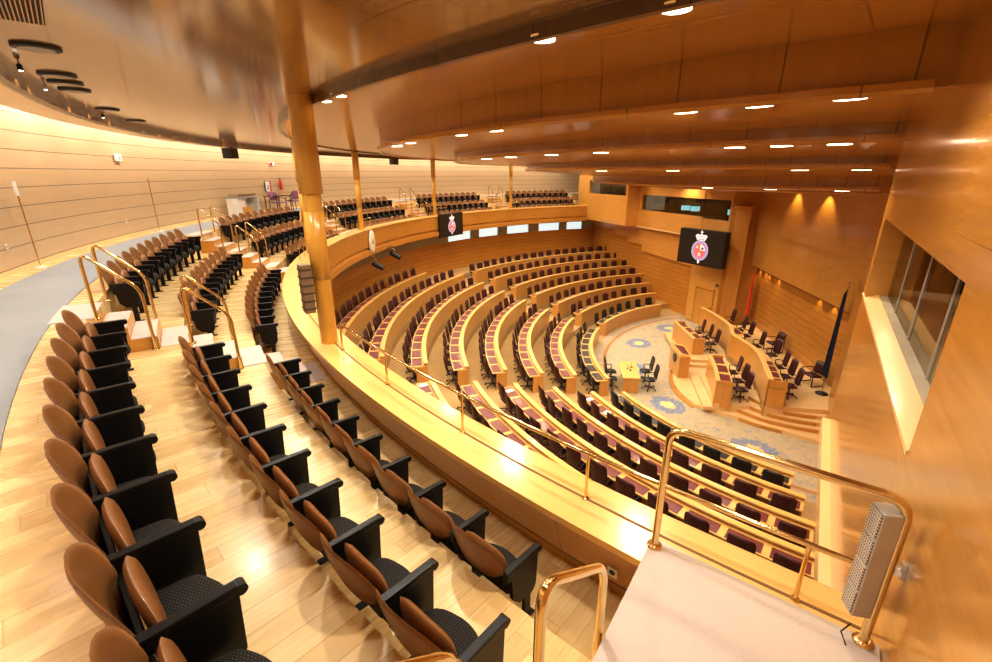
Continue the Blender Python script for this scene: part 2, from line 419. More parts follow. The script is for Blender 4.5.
# --- near side wall with the booth window
WX = [(-4.0, -3.55), (8.05, -3.55), (8.05, 1.8), (-4.0, 1.8)]
wx0, wx1, wz0, wz1 = 3.36, 7.75, -1.58, -.55
mb = MB()
def wallp(mbx, o, ax, nrm, x0, x1, z0, z1, th): mbx.wallpoly(o, ax, nrm, [(x0, zz(z0)), (x1, zz(z0)), (x1, zz(z1)), (x0, zz(z1))], th)
o0 = WN*.70
for (a, b, e, f) in ((-4, 8.05, -3.55, wz0), (-4, 8.05, wz1, 2.0), (-4, wx0, wz0, wz1), (wx1, 8.05, wz0, wz1)): wallp(mb, o0, WD, WN, a, b, e, f, .35)
struct('wall_right', mb, M['sidewall'])
mb = MB(); wallp(mb, WN*.60, WD, WN, -4, 7.95, -3.72, -3.53, .2); struct('trim_3', mb, M['trimlight'])
mb = MB()
mb.add([wal(wx0, .69, zz(wz0)), wal(wx1+.3, .69, zz(wz0)), wal(wx1+.3, .84, zz(wz0)+.05), wal(wx0, .84, zz(wz0)+.05)], [(0, 1, 2, 3)])
mb.add([wal(wx0, .69, zz(wz0)), wal(wx1+.3, .69, zz(wz0)), wal(wx1+.3, .69, zz(wz0)-.03), wal(wx0, .69, zz(wz0)-.03)], [(0, 1, 2, 3)])
struct('trim_4', mb, M['trimlight'])
mb = MB(); wallp(mb, WN*.93, WD, WN, wx0-.3, wx1+.3, wz0+.05, wz1+.1, .012); struct('window_6', mb, M['glass'])
mb = MB()
for al_ in (4.6, 5.7, 6.8): wallp(mb, WN*.915, WD, WN, al_, al_+.010, wz0+.05, wz1+.1, .012)
struct('trim_16', mb, M['speaker'])
mb = MB()
mb.add([wal(wx0-.5, .835, zz(wz0)+.045), wal(8.3, .835, zz(wz0)+.045), wal(8.3, 3.2, zz(wz0)+.09), wal(wx0-.5, 3.2, zz(wz0)+.09)], [(0, 1, 2, 3)])
struct('trim_5', mb, M['marble'])
mb = MB(); wallp(mb, WN*3.2, WD, WN, 1.0, 9.0, -3.5, 1.5, .1)
mb.add([wal(2.8, 1.05, zz(-3.5)), wal(2.8, 3.2, zz(-3.5)), wal(2.8, 3.2, zz(1.5)), wal(2.8, 1.05, zz(1.5))], [(0, 1, 2, 3)])
mb.add([wal(8.6, 1.05, zz(-3.5)), wal(8.6, 3.2, zz(-3.5)), wal(8.6, 3.2, zz(1.5)), wal(8.6, 1.05, zz(1.5))], [(0, 1, 2, 3)])
struct('wall_booth', mb, M['boothdark'])
# lower near side wall, behind the near ends of the rows
mb = MB(); wallp(mb, WN*1.6, WD, WN, -2, 20.6, -9.15, -3.55, .15); struct('wall_right_lower', mb, M['planks'])
mb = MB(); wallp(mb, WN*1.6, WD, WN, 8.9, 20.6, -3.8, 1.2, .15); struct('wall_right_upper', mb, M['podwall'])
# --- far side wall (mirror image): booth box, recess, lower planks
FD = (fal(10, 0)-fal(0, 0)).normalized(); FN = (fal(0, 1)-fal(0, 0)).normalized(); F0 = fal(0, 0)
mb = MB()
for (a, b, e, f) in ((1.5, 9.0, -3.62, wz0), (1.5, 9.0, wz1, 1.2), (1.5, 3.36, wz0, wz1), (8.75, 9.0, wz0, wz1)): wallp(mb, F0, FD, FN, a, b, e, f, .2)
wallp(mb, F0+FD*8.8, FN, FD, .2, 1.6, -3.62, 1.2, .2)
wallp(mb, F0, FD, FN, 1.5, 9.0, -3.72, -3.60, 1.5)
struct('wall_left', mb, M['farwall'])
mb = MB(); wallp(mb, F0+FN*.22, FD, FN, 3.3, 8.8, wz0, wz1, .012); struct('window_7', mb, M['glass'])
mb = MB(); wallp(mb, F0+FN*1.3, FD, FN, 2.9, 8.6, -3.0, .4, .05); struct('wall_left_booth', mb, M['curtain'])
# recess panel with the control room window
P2 = F0+FN*1.0
cw0, cw1 = -2.54, -1.48
mb = MB()
for (a, b, e, f) in ((8.9, 15.6, -3.75, cw0), (8.9, 15.6, cw1, 1.2), (8.9, 9.35, cw0, cw1)): wallp(mb, P2, FD, FN, a, b, e, f, .25)
C3 = P2+FD*15.3; D3 = (st(-3.0, 6.7)-Vector((C3.x, C3.y, 0))); L3 = D3.length; D3.normalize(); N3 = Vector((-D3.y, D3.x, 0))
if N3.dot(FN) < 0: N3 = -N3
for (a, b, e, f) in ((0, L3, -9.1, cw0-.08), (0, L3, cw1, 1.2), (L3-.25, L3, cw0-.08, cw1)): wallp(mb, C3, D3, N3, a, b, e, f, .25)
struct('wall_left_recess', mb, M['farwall'])
mb = MB(); wallp(mb, P2+FN*.12, FD, FN, 9.3, 15.5, cw0, cw1, .012); wallp(mb, C3+N3*.12, D3, N3, 0, L3-.2, cw0-.1, cw1, .012)
struct('window_8', mb, M['glass'])
mb = MB(); wallp(mb, P2+FN*1.9, FD, FN, 9.5, 19, -3.6, .2, .1); struct('wall_left_control_room', mb, M['boothdark'])
mb = MB(); wallp(mb, P2+FN*.3, FD, FN, 9.6, 16.6, cw0-.12, cw0-.02, 1.3); struct('trim_6', mb, M['boothdark'])
mb = MB(); wallp(mb, P2-FN*.03, FD, FN, 8.9, 15.3, -3.80, -3.72, .3); struct('trim_7', mb, M['trimlight'])
# lower part: smooth panel that comes down in steps over the plank wall
P3 = F0+FN*1.35
poly = [(1.5, -3.7), (1.5, -4.3), (5.6, -4.35), (5.6, -4.75), (7.5, -4.75), (7.5, -5.1), (9.4, -5.1), (9.4, -5.55), (15.6, -5.75), (15.6, -3.7)]
mb = MB(); mb.wallpoly(P3, FD, FN, [(a, zz(b)) for a, b in poly], .15); struct('wall_left_panel', mb, M['farwall'])
mb = MB(); wallp(mb, F0+FN*1.5, FD, FN, 0.5, 15.6, -9.15, -3.6, .15); struct('wall_left_lower', mb, M['planks'])
# pillar at the corner beside the podium
pp = st(-2.55, 6.55)
mb = MB(); mb.box((pp.x, pp.y, zz(-5.5)), (.75, .75, 7.3), R(-20)); mb.box((pp.x, pp.y, zz(-1.80)), (.95, .95, .14), R(-20)); struct('trim_8', mb, M['podwood'])
mb = MB(); mb.wallpoly(st(-3.2, 6.4), Vector((SX, SY, 0)), Vector((TX, TY, 0)), [(0, 0), (2.0, 0), (2.0, zz(1.0)), (0, zz(1.0))], .12); struct('wall_podium_return', mb, M['podwall'])
# podium wall: upper smooth panel overhanging a plank wall
mb = MB()
mb.wallpoly(st(-1.7, 0), Vector((TX, TY, 0)), Vector((SX, SY, 0)), [(-9, zz(-5.0)), (9.3, zz(-5.0)), (9.3, zz(1.0)), (-9, zz(1.0))], .6)
mb.wallpoly(st(-1.74, 0), Vector((TX, TY, 0)), Vector((SX, SY, 0)), [(-9, zz(-3.05)), (9.3, zz(-3.05)), (9.3, zz(1.0)), (-9, zz(1.0))], .1)
struct('wall_podium', mb, M['podwall'])
mb = MB(); mb.wallpoly(st(-1.25, 0), Vector((TX, TY, 0)), Vector((SX, SY, 0)), [(-9, 0), (9.3, 0), (9.3, zz(-4.9)), (-9, zz(-4.9))], .2)
struct('wall_podium_lower', mb, M['planks'])

# --- dais: a low curved platform, a middle one and the presidency platform
def spline(pts, n=10):
    out = []; P = [Vector(p) for p in pts]; P = [P[0]*2-P[1]] + P + [P[-1]*2-P[-2]]
    for i in range(1, len(P)-2):
        for k in range(n):
            t = k/n; a, b, c_, d = P[i-1], P[i], P[i+1], P[i+2]
            out.append(.5*((2*b)+(c_-a)*t+(2*a-5*b+4*c_-d)*t*t+(3*b-a-3*c_+d)*t**3))
    out.append(P[-2]); return out
def stz(p): q = st(p[0], p[1]); return (q.x, q.y)
edge0 = spline([(-2.9, 8.4), (-3.9, 6.4), (-5.3, 3.7), (-6.5, 1.0), (-7.15, -1.2), (-7.2, -2.6), (-6.85, -3.85)])
low = [stz(p) for p in edge0] + [stz((-3.18, -6.15)), stz((-1.2, -7)), stz((-1.2, 8.4))]
mb = MB(); mb.prism(low, .0, .15); struct('floor.004', mb, M['daiscarpet'])
mb = MB()
for p, q in zip(edge0[:-1], edge0[1:]):
    d = Vector((q[0]-p[0], q[1]-p[1])); nn = Vector((-d.y, d.x)).normalized()*.16
    if nn.x > 0: nn = -nn
    mb.prism([stz(p), stz(q), stz((q[0]+nn.x, q[1]+nn.y)), stz((p[0]+nn.x, p[1]+nn.y))], 0, .03)
struct('trim_9', mb, M['parapet'])
# long steps on the near side, up to the presidency platform
A_, B_ = Vector((-6.75, -3.75)), Vector((-3.18, -6.12)); upd = Vector((.56, .83))
PRES = [(-4.45, 5.1), (-4.15, 3.7), (-3.98, 1.9), (-4.28, .55), (-4.12, -.5), (-4.0, -1.5), (-4.15, -2.6), (-4.38, -3.6), (-4.65, -4.78)]
pres = spline(PRES, 8)
for k in range(1, 6):
    z = .15*k; sh = .30*k
    a = A_+Vector((.52, .02))*k*.95; b = B_+Vector((.075, .27))*k
    mid = (a+b)/2+Vector((-.25, -.32))
    cur = [a, a*.5+mid*.5+Vector((-.04, -.06)), mid, b*.5+mid*.5+Vector((-.04, -.06)), b]
    cur = spline([(p.x, p.y) for p in cur], 5)
    poly = [stz(p) for p in cur] + [stz((-1.25, -6.0+.2*k)), stz((-1.25, -2.6)), stz((-3.9, -2.6))]
    mb = MB(); mb.prism(poly, .0, z-.004*k); struct('floor.%03d' % (4+k), mb, M['daiscarpet'])
    mb = MB()
    for p, q in zip(cur[:-1], cur[1:]):
        mb.prism([stz((p[0]-.022, p[1]-.03)), stz((q[0]-.022, q[1]-.03)), stz((q[0]+.02, q[1]+.02)), stz((p[0]+.02, p[1]+.02))], z-.15, z-.025)
    struct('trim_%d' % (9+k), mb, M['parapet'])
# middle platform under the clerks' desks (left one) and the presidency platform
mb = MB(); mb.prism([stz(p) for p in [(-6.35, 4.9), (-6.35, .1), (-5.0, .1), (-5.0, -1.2), (-6.4, -1.2), (-6.65, -4.3), (-3.5, -4.3), (-3.5, 5.2)]], .15, .30); struct('floor.020', mb, M['daiscarpet'])
mb = MB(); mb.prism([stz(p) for p in [(-6.0, 4.9), (-6.0, .4), (-4.7, .4), (-4.7, -1.5), (-6.05, -1.5), (-6.25, -4.3), (-3.5, -4.3), (-3.5, 5.2)]], .30, .45); struct('floor.021', mb, M['daiscarpet'])
mb = MB(); mb.prism([stz(p) for p in pres] + [stz((-1.25, -4.9)), stz((-1.25, 5.6))], .1, .75); struct('floor.022', mb, M['daiscarpet'])
# ================================================================== GALLERY SEATS
ARM_R = 24.87                                   # arms reach .18 either side of this
ROWS = [dict(r=24.87, z=T_Z[0], n='back'), dict(r=23.91, z=T_Z[1], n='middle'), dict(r=22.95, z=T_Z[2], n='front')]
def disc_shell(w, h, yb, yt, zb, zt, thick, bow, belly, nr=7, nphi=28, sq=2.3):
    """a padded oval standing between (yb, zb) and (yt, zt), bowed forward at its sides"""
    vs = []; fs = []
    lean = Vector((0, yt-yb, zt-zb)); L = lean.length; lean.normalize(); nrm = Vector((0, lean.z, -lean.y))   # towards the front
    mid = Vector((0, (yb+yt)/2, (zb+zt)/2))
    for side in (1, -1):
        for i in range(nr+1):
            rho = i/nr
            for k in range(nphi):
                a = 2*pi*k/nphi; ca, sa = cos(a), sin(a); m = (abs(ca)**sq+abs(sa)**sq)**(-1/sq)
                x = w/2*rho*ca*m; v = h/2*rho*sa*m
                d = bow*(x/(w/2))**2 + side*thick*max(0, 1-rho**3.0)**.5*.5 + (belly*(1-rho*rho) if side > 0 else belly*.6*(1-rho*rho))
                vs.append(mid + Vector((x, 0, 0)) + lean*v + nrm*d)
    n1 = (nr+1)*nphi
    for s_ in (0, 1):
        for i in range(nr):
            for k in range(nphi):
                q = (s_*n1+i*nphi+k, s_*n1+i*nphi+(k+1) % nphi, s_*n1+(i+1)*nphi+(k+1) % nphi, s_*n1+(i+1)*nphi+k)
                fs.append(q if s_ == 0 else q[::-1])
    for k in range(nphi): fs.append((nr*nphi+k, nr*nphi+(k+1) % nphi, n1+nr*nphi+(k+1) % nphi, n1+nr*nphi+k))
    return vs, fs
def seat_meshes():
    d = {}
    q = MB(); q.add(*disc_shell(.54, .47, -.18, -.30, .46, .885, .035, .05, -.02), smooth=True); d['backrest'] = q.mesh('backrest', M['leather'])
    q = MB(); q.add(*disc_shell(.45, .32, -.105, -.140, .41, .715, .07, .02, .012, sq=3.2), smooth=True); d['lumbar_pad'] = q.mesh('lumbar_pad', M['leather'])
    q = MB()   # cushion: rounded slab, thicker at the front
    nx, ny = 10, 10; vs = []; fs = []
    for top in (1, 0):
        for i in range(nx+1):
            for j in range(ny+1):
                u, v = i/nx*2-1, j/ny; e = (1-abs(u)**6)*(1-abs(2*v-1)**8)
                vs.append(Vector((u*.240*(1-.10*v**4), -.12+.30*v - .08*u*u*v, (.385+.05*e-.01*v if top else .345-.045*e-.01*v))))
    n1 = (nx+1)*(ny+1)
    for s_ in (0, 1):
        for i in range(nx):
            for j in range(ny):
                a = s_*n1+i*(ny+1)+j; fs.append((a, a+ny+1, a+ny+2, a+1))
    for i in range(nx):
        for j in (0, ny): a = i*(ny+1)+j; fs.append((a, a+ny+1, a+ny+1+n1, a+n1))
    for j in range(ny):
        for i in (0, nx): a = i*(ny+1)+j; fs.append((a, a+1, a+1+n1, a+n1))
    q.add(vs, fs, True); d['seat_cushion'] = q.mesh('seat_cushion', M['fabric'])
    def arm(x, nm):
        q = MB(); q.box((x, -.01, .625), (.052, .36, .045), bev=.010)
        q.tube([(x-.026, .175, .617), (x+.026, .175, .617)], .028, 12)
        q.box((x, -.17, .60), (.05, .06, .09), bev=.01)
        return q.mesh('armrest', M['black'])
    def panel(x):
        q = MB(); prof = [(-.155, .605), (.165, .605), (.150, .30), (.128, .255), (.09, .235), (-.05, .255), (-.12, .33)]
        vs = [Vector((x+sx*.019, y, z)) for sx in (-1, 1) for (y, z) in prof]; n = len(prof)
        q.add(vs, [tuple(range(n)), tuple(range(n, 2*n))[::-1]] + [(i, n+i, n+(i+1) % n, (i+1) % n) for i in range(n)])
        return q.mesh('side_panel', M['black'])
    def leg(x):
        q = MB(); q.box((x, .055, .145), (.030, .075, .27), bev=.006); q.box((x, .04, .008), (.05, .20, .016)); return q.mesh('leg', M['black'])
    q = MB(); q.box((0, -.165, .52), (.50, .03, .11), bev=.008); d['back_bracket'] = q.mesh('back_bracket', M['black'])
    for nm, x in (('R', .283), ('L', -.283)): d['armrest'+nm] = arm(x, nm); d['side_panel'+nm] = panel(x); d['leg'+nm] = leg(x)
    return d
SM = seat_meshes()
def make_seat(label, group, end=False):
    t = thing('auditorium_seat', label, 'seat', (0, 0, 0), 0, group)
    for nm in ('backrest', 'lumbar_pad', 'seat_cushion', 'back_bracket'): link(nm, SM[nm], t)
    for s_ in (('R', 'L') if end else ('R',)):
        link('armrest', SM['armrest'+s_], t); link('side_panel', SM['side_panel'+s_], t); link('leg', SM['leg'+s_], t)
    return t
seat0 = make_seat('tan leather gallery seat', 'gallery seats'); seatE = make_seat('tan leather gallery seat', 'gallery seats', True)
used = {0: False, 1: False}
BLOCK = ['nearest seating block', 'second seating block from the camera', 'third seating block from the camera',
         'fourth seating block from the camera', 'fifth seating block from the camera', 'farthest seating block']
# (first arm at the far end, number of seats) for each block and row, angles fall towards the far end
STEP = [.56/24.69*180/pi, .56/23.73*180/pi, .56/22.77*180/pi]
FIRST = [[216.03, 215.83, 215.51], [196.16, 196.10, 196.10], [175.05, 175.0, 175.0], [153.95, 153.9, 153.9], [132.85, 132.8, 132.8], [111.7, 111.7, 111.7]]
COUNT = [[11, 10, 9], [11, 11, 10], [11, 11, 10], [11, 11, 10], [11, 11, 10], [11, 11, 10]]
for b in range(6):
    for w in range(3):
        for k in range(COUNT[b][w]):
            th = FIRST[b][w] + STEP[w]*(k+.5); end = (k == 0)
            # seen from the camera the row starts with the highest angle
            idx = COUNT[b][w]-k
            if b == 0:
                lab = '%s tan seat from the near end, %s row of the %s' % (ORD[idx], ROWS[w]['n'], BLOCK[b])
            else:
                lab = '%s tan seat from near aisle, %s row of the %s' % (ORD[idx], ROWS[w]['n'], BLOCK[b])
            src = seatE if end else seat0
            loc = pol(ROWS[w]['r'], th, ROWS[w]['z']); rz = R(th+90)
            if not used[int(end)]:
                used[int(end)] = True; src.location = loc; src.rotation_euler = (0, 0, rz); src['label'] = lab; o = src
            else: o = dup(src, loc, rz, lab)
            o['group'] = 'gallery seats in the %s row of the %s' % (ROWS[w]['n'], BLOCK[b].split(',')[0])

# ------------------------------------------------------------------ aisle stairs and their brass rails
AIS = [213.25, 192.15, 171.05, 149.95, 128.85]
WHERE = ['by the nearest column', 'beside the second seating block', 'behind the third column', 'left of the hanging screen', 'above the clerestory windows']
def arc_block(mb, r0, r1, z0, z1, th, half, step=.6):
    return mb.ring(r0, r1, z0, z1, th-half, th+half, step)
for a, th in enumerate(AIS+[109.3]):
    half = 1.12 if a < 5 else .9
    t = thing('aisle_stairs', 'carpeted wooden gallery stairs between two seating blocks, ' + (WHERE+['at the far box wall'])[a], 'stairs', pol(23.8, th, T_Z[2]), 0, 'gallery aisle stairs')
    treads = [(25.05, 24.75, T_Z[0], T_Z[0]+.36), (24.75, 24.45, T_Z[0], T_Z[0]+.18), (24.09, 23.80, T_Z[1], T_Z[1]+.353), (23.80, 23.50, T_Z[1], T_Z[1]+.177), (23.13, 22.85, T_Z[2], T_Z[2]+.34), (22.85, 22.56, T_Z[2], T_Z[2]+.17)]
    for (r1, r0, z0, z1) in treads:
        q = MB(); arc_block(q, r0, r1+(.15 if z1-z0 > .3 else 0), z0, z1-.01, th, half); p = part('step', q, M['parapet'], t)
        q = MB(); arc_block(q, r0+.012, r1-.004, z1-.01, z1+.004, th, half-.02); part('carpet', q, M['stepcarpet'], p)
    for (r1, r0, z) in ((25.5, 25.06, zz(-1.78)), (24.44, 24.11, T_Z[0]), (23.49, 23.15, T_Z[1]), (22.55, 22.3, T_Z[2])):
        q = MB(); arc_block(q, r0, r1, z, z+.013, th, half-.02); part('landing_carpet', q, M['stepcarpet'], t)
def bend(p0, p1, p2, rad=.09, n=8):
    a = (p0-p1).normalized()*rad+p1; b = (p2-p1).normalized()*rad+p1
    return [a*(1-t)**2 + p1*2*t*(1-t) + b*t*t for t in [i/n for i in range(n+1)]]
def rail_thing(name, pts, r, label, group, cat='handrail', flanges=(), mat='brass', rad=.15):
    pts = [Vector(p) for p in pts]; t = thing(name, label, cat, pts[0], 0, group)
    path = [pts[0]]
    for i in range(1, len(pts)-1): path += bend(pts[i-1], pts[i], pts[i+1], rad)
    path.append(pts[-1])
    q = MB(); q.tube(path, r, 12); part('rail', q, M[mat], t)
    for f in flanges:
        q = MB(); q.lathe((f[0], f[1], f[2]), [(r*2.1, 0), (r*2.1, .012), (r*1.3, .022)], 16); part('flange', q, M[mat], t)
    return t
UP = Vector((0, 0, 1))
for a, th in enumerate(AIS):
    for sgn, sd in ((1, 'near'), (-1, 'far')):
        tt = th+1.22*sgn
        for (ra, za, rb, zb, fl, h) in ((25.02, zz(-1.78), 24.5, T_Z[0], 'upper', .86), (24.07, T_Z[0], 23.54, T_Z[1], 'lower', .86)):
            p0, p1 = pol(ra, tt, za), pol(rb, tt, zb)
            rail_thing('stair_handrail', [p0, p0+UP*h, p1+UP*h, p1], .021, 'brass handrail at the %s flight, %s side of the stairs %s' % (fl, sd, WHERE[a]), 'brass handrails of the gallery stairs', flanges=(p0, p1))
# near stairs beside the white landing: rails in the foreground
tt = 230.22
p0, p1 = pol(24.95, tt, zz(-1.78)), pol(24.36, tt-.1, T_Z[0])
rail_thing('stair_handrail', [p0, p0+UP*.78, p1+UP*.785, p1], .021, 'brass handrail whose bend just shows at the bottom edge of the photo', 'brass handrails of the gallery stairs')
p0, p1 = pol(24.02, 230.34, T_Z[0]), pol(23.32, 230.20, T_Z[1])
rail_thing('stair_handrail', [p0, p0+UP*.87, p1+UP*.89, p1], .023, 'large brass handrail in the foreground beside the white landing', 'brass handrails of the gallery stairs', flanges=(p0, p1))
# white carpeted landing
LZ = zz(-2.43)
t = thing('landing', 'white carpeted landing block in the right foreground under the brass railing', 'landing', pol(23.0, 231.7, T_Z[2]))
q = MB(); lp = [pol(22.53, a) for a in (230.12, 231.0, 232.0, 233.0)] + [WD*2.66+WN*.695, WD*.9+WN*.695, pol(24.1, 230.45)]
q.prism([(p.x, p.y) for p in lp], T_Z[2], LZ-.012); part('body', q, M['partop'], t)
q = MB(); lq = [pol(22.43, a) for a in (230.08, 231.0, 232.0, 233.2)] + lp[4:]; q.prism([(p.x, p.y) for p in lq], LZ-.012, LZ); part('carpet', q, M['stepcarpet'], t)
p0, p1 = pol(22.50, 230.18, LZ), pol(22.47, 233.1, LZ)
t = rail_thing('landing_railing', [p0, p0+UP*.925, p1+UP*.925, p1], .024, 'thick brass railing around the front of the white landing', None, cat='railing', flanges=(p0, p1), rad=.11)
# low rail on the parapet
t = thing('parapet_rail', 'low brass rail on short posts along the parapet top, from column to wall', 'railing', pol(22.19, 225, zz(-2.6)))
q = MB(); pts = [pol(22.19, a, zz(-2.16)) for a in [216.3+.6*i for i in range(29)]]; q.tube(pts, .019, 10); part('rail', q, M['brass'], t)
for a in (216.32, 220.36, 224.40, 228.36, 232.29):
    q = MB(); p = pol(22.19, a, zz(-2.6)); q.tube([p, p+UP*.44], .014, 10); q.lathe(p, [(.03, 0), (.03, .008), (.018, .014)], 14); part('post', q, M['brass'], t)
for th, wh in ((192.15, 'behind the nearest column'), (171.05, 'at the foot of the third stairs'), (149.95, 'behind the hanging screen'), (128.85, 'by the fifth stairs')):
    t = thing('parapet_rail', 'short brass rail on the parapet ' + wh, 'railing', pol(22.19, th, zz(-2.6)), 0, 'short parapet rails')
    q = MB(); q.tube([pol(22.3, th+x, zz(-2.16)) for x in (-2.2, -1.1, 0, 1.1, 2.2)], .017, 8); part('rail', q, M['brass'], t)
    for x in (-2.0, 0, 2.0):
        q = MB(); p = pol(22.3, th+x, zz(-2.6)); q.tube([p, p+UP*.44], .013, 8); part('post', q, M['brass'], t)

# ------------------------------------------------------------------ columns
COLS = [(215.05, 'thick gilded wooden column nearest the camera, a loudspeaker behind it', .165, 1.10), (190.3, 'gilded column half hidden behind the nearest column', .15, 1.06),
        (172.3, 'slim gilded column, second in view from the left', .15, 1.06), (151.0, 'slim gilded column just left of the hanging screen', .14, 1.06), (130.2, 'slim gilded column farthest away, right of the hanging screen', .14, 1.06)]
for th, lab, rr, top in COLS:
    p = pol(22.24, th, zz(-2.6)); t = thing('column', lab, 'column', p, 0, 'columns of the gallery')
    q = MB(); q.lathe((p.x, p.y, zz(-2.6)), [(rr*.80, 0), (rr*.80, 2.35)], 28); part('shaft', q, M['column'], t)
    q = MB(); q.lathe((p.x, p.y, zz(-.29)), [(rr*.82, 0), (rr, .004), (rr, .29+top)], 28); part('sleeve', q, M['column'], t)
    q = MB(); q.lathe((p.x, p.y, zz(-1.55)), [(rr*.80, 0), (rr*.86, .005), (rr*.86, 1.0), (rr*.80, 1.005)], 28); part('collar', q, M['column'], t)
# ring of the light slot around the nearest column
p = pol(22.24, 215.05)
# line-array loudspeaker at the nearest column
def box_part(nm, c_, d, rz, mat, par, bev=.006, label=None):
    q = MB(); q.box(c_, d, rz, bev=bev); return part(nm, q, mat, par, True, label)
p = pol(22.50, 215.25, zz(-1.85)); t = thing('column_loudspeaker', 'louvred brownish loudspeaker fixed to the gallery side of the nearest column', 'loudspeaker', (p.x, p.y, zz(-2.02)))
box_part('cabinet', (p.x, p.y, zz(-1.66)), (.15, .20, .74), R(215), M['louvre'], t)
for k in range(6): box_part('louvre', (p.x+.0, p.y, zz(-1.96)+.12*k), (.17, .215, .022), R(215), M['boothdark'], t, .003)
q = MB(); e = pol(22.3, 215.1); q.tube([(p.x, p.y, zz(-1.5)), (e.x, e.y, zz(-1.5))], .02, 8); part('bracket', q, M['brass'], t)

# perforated loudspeaker on the landing railing
b0 = Vector((pol(22.46, 232.97).x, pol(22.46, 232.97).y, .03))
t = thing('line_loudspeaker', 'slim perforated grey loudspeaker strapped to the landing railing post', 'loudspeaker', (b0.x, b0.y, zz(-2.32)))
rzs = R(168)
fr = Vector((cos(rzs), sin(rzs), 0)); sd_ = Vector((-sin(rzs), cos(rzs), 0))
b0.z = 0; cc_ = b0 + fr*.02
box_part('cabinet', (cc_.x, cc_.y, zz(-1.91)), (.09, .11, .66), rzs, M['speaker'], t, .008)
gq = cc_+fr*.048; q = MB()
for k in range(4): q.box((gq.x, gq.y, zz(-2.16)+.166*k), (.008, .092, .145), rzs)
part('grille', q, M['grille'], t)
bk = cc_-fr*.05; box_part('rear_rail', (bk.x, bk.y, zz(-1.94)), (.02, .09, .62), rzs, M['speaker'], t, .004)
q = MB(); w0 = cc_-fr*.03+Vector((0, 0, zz(-1.95))); w1 = WD*(w0.dot(WD)+.03)+WN*.70; w1 = Vector((w1.x, w1.y, zz(-1.93)))
q.tube([w0, w1], .011, 8); q.box(tuple(w0*.25+w1*.75), (.05, .03, .03), R(40)); q.box((w1.x, w1.y, w1.z), (.035, .05, .09), WA); part('wall_bracket', q, M['chrome'], t)
q = MB(); wp_ = [cc_+Vector((-.03, -.03, zz(-2.31))), cc_+Vector((-.06, -.02, zz(-2.38))), cc_+Vector((-.05, -.06, zz(-2.43))), pol(22.56, 232.9, zz(-2.44))]
q.tube([Vector((v.x, v.y, v.z)) for v in wp_], .004, 6); part('cable', q, M['darkplastic'], t)
# socket on the parapet front
sp = pol(22.385, 229.35, zz(-2.98)); t = thing('wall_socket', 'small white socket plate on the parapet front beside the landing', 'socket', sp, R(229.35))
q = MB(); q.box((0, 0, 0), (.012, .085, .085), bev=.004); link('plate', q.mesh('plate', M['white']), t)
q = MB(); q.lathe((.006, 0, 0), [(.024, 0), (.024, .003), (.018, .004)], 16, Matrix.Rotation(pi/2, 3, 'Y')); link('socket_insert', q.mesh('socket_insert', M['darkplastic']), t)
# ================================================================== CHAMBER DESKS AND CHAIRS
SECT = {'M': [None, (152.9, 189.8), (152.7, 190.5), (152.6, 191.8), (152.3, 192.3), (151.8, 192.8), (151.5, 193.3), (151.3, 192.8), (156.7, 192.5)],
        'F': [None, (114.2, 146.9), (110.2, 146.8), (107.8, 146.9), (106.3, 147.0), (105.6, 146.8), (105.2, 147.0), (105.2, 146.8)],
        'N': [None, (196.9, 231.2), (198.0, 233.0), (197.3, 234.0), (197.0, 234.2), (197.4, 234.2), (197.6, 234.2), ]}
SNAME = {'M': 'middle desk block', 'F': 'far desk block', 'N': 'near desk block'}
ROWN = {1: 'front', 2: 'second', 3: 'third', 4: 'fourth', 5: 'fifth', 6: 'sixth', 7: 'seventh', 8: 'last'}
def rrect(w, h, r, n=5):
    out = []
    for cx_, cy_, a0 in ((w/2-r, h/2-r, 0), (-w/2+r, h/2-r, 90), (-w/2+r, -h/2+r, 180), (w/2-r, -h/2+r, 270)):
        for i in range(n+1): a = R(a0+90*i/n); out.append((cx_+r*cos(a), cy_+r*sin(a)))
    return out
def pad_mesh(outline, place, thick, puff, rings=4):
    """a cushion from an outline: place(x, y, d) gives the point at depth d"""
    vs = []; fs = []; n = len(outline)
    for side in (1, -1):
        for i in range(rings+1):
            k = i/rings
            for (x, y) in outline: vs.append(place(x*k, y*k, side*(thick/2*(1 if i < rings else .35) + puff*(1-k**4)*.5)))
    m = (rings+1)*n
    for s_ in (0, 1):
        for i in range(rings):
            for j in range(n): fs.append((s_*m+i*n+j, s_*m+i*n+(j+1) % n, s_*m+(i+1)*n+(j+1) % n, s_*m+(i+1)*n+j))
    for j in range(n): fs.append((rings*n+j, rings*n+(j+1) % n, m+rings*n+(j+1) % n, m+rings*n+j))
    return vs, fs
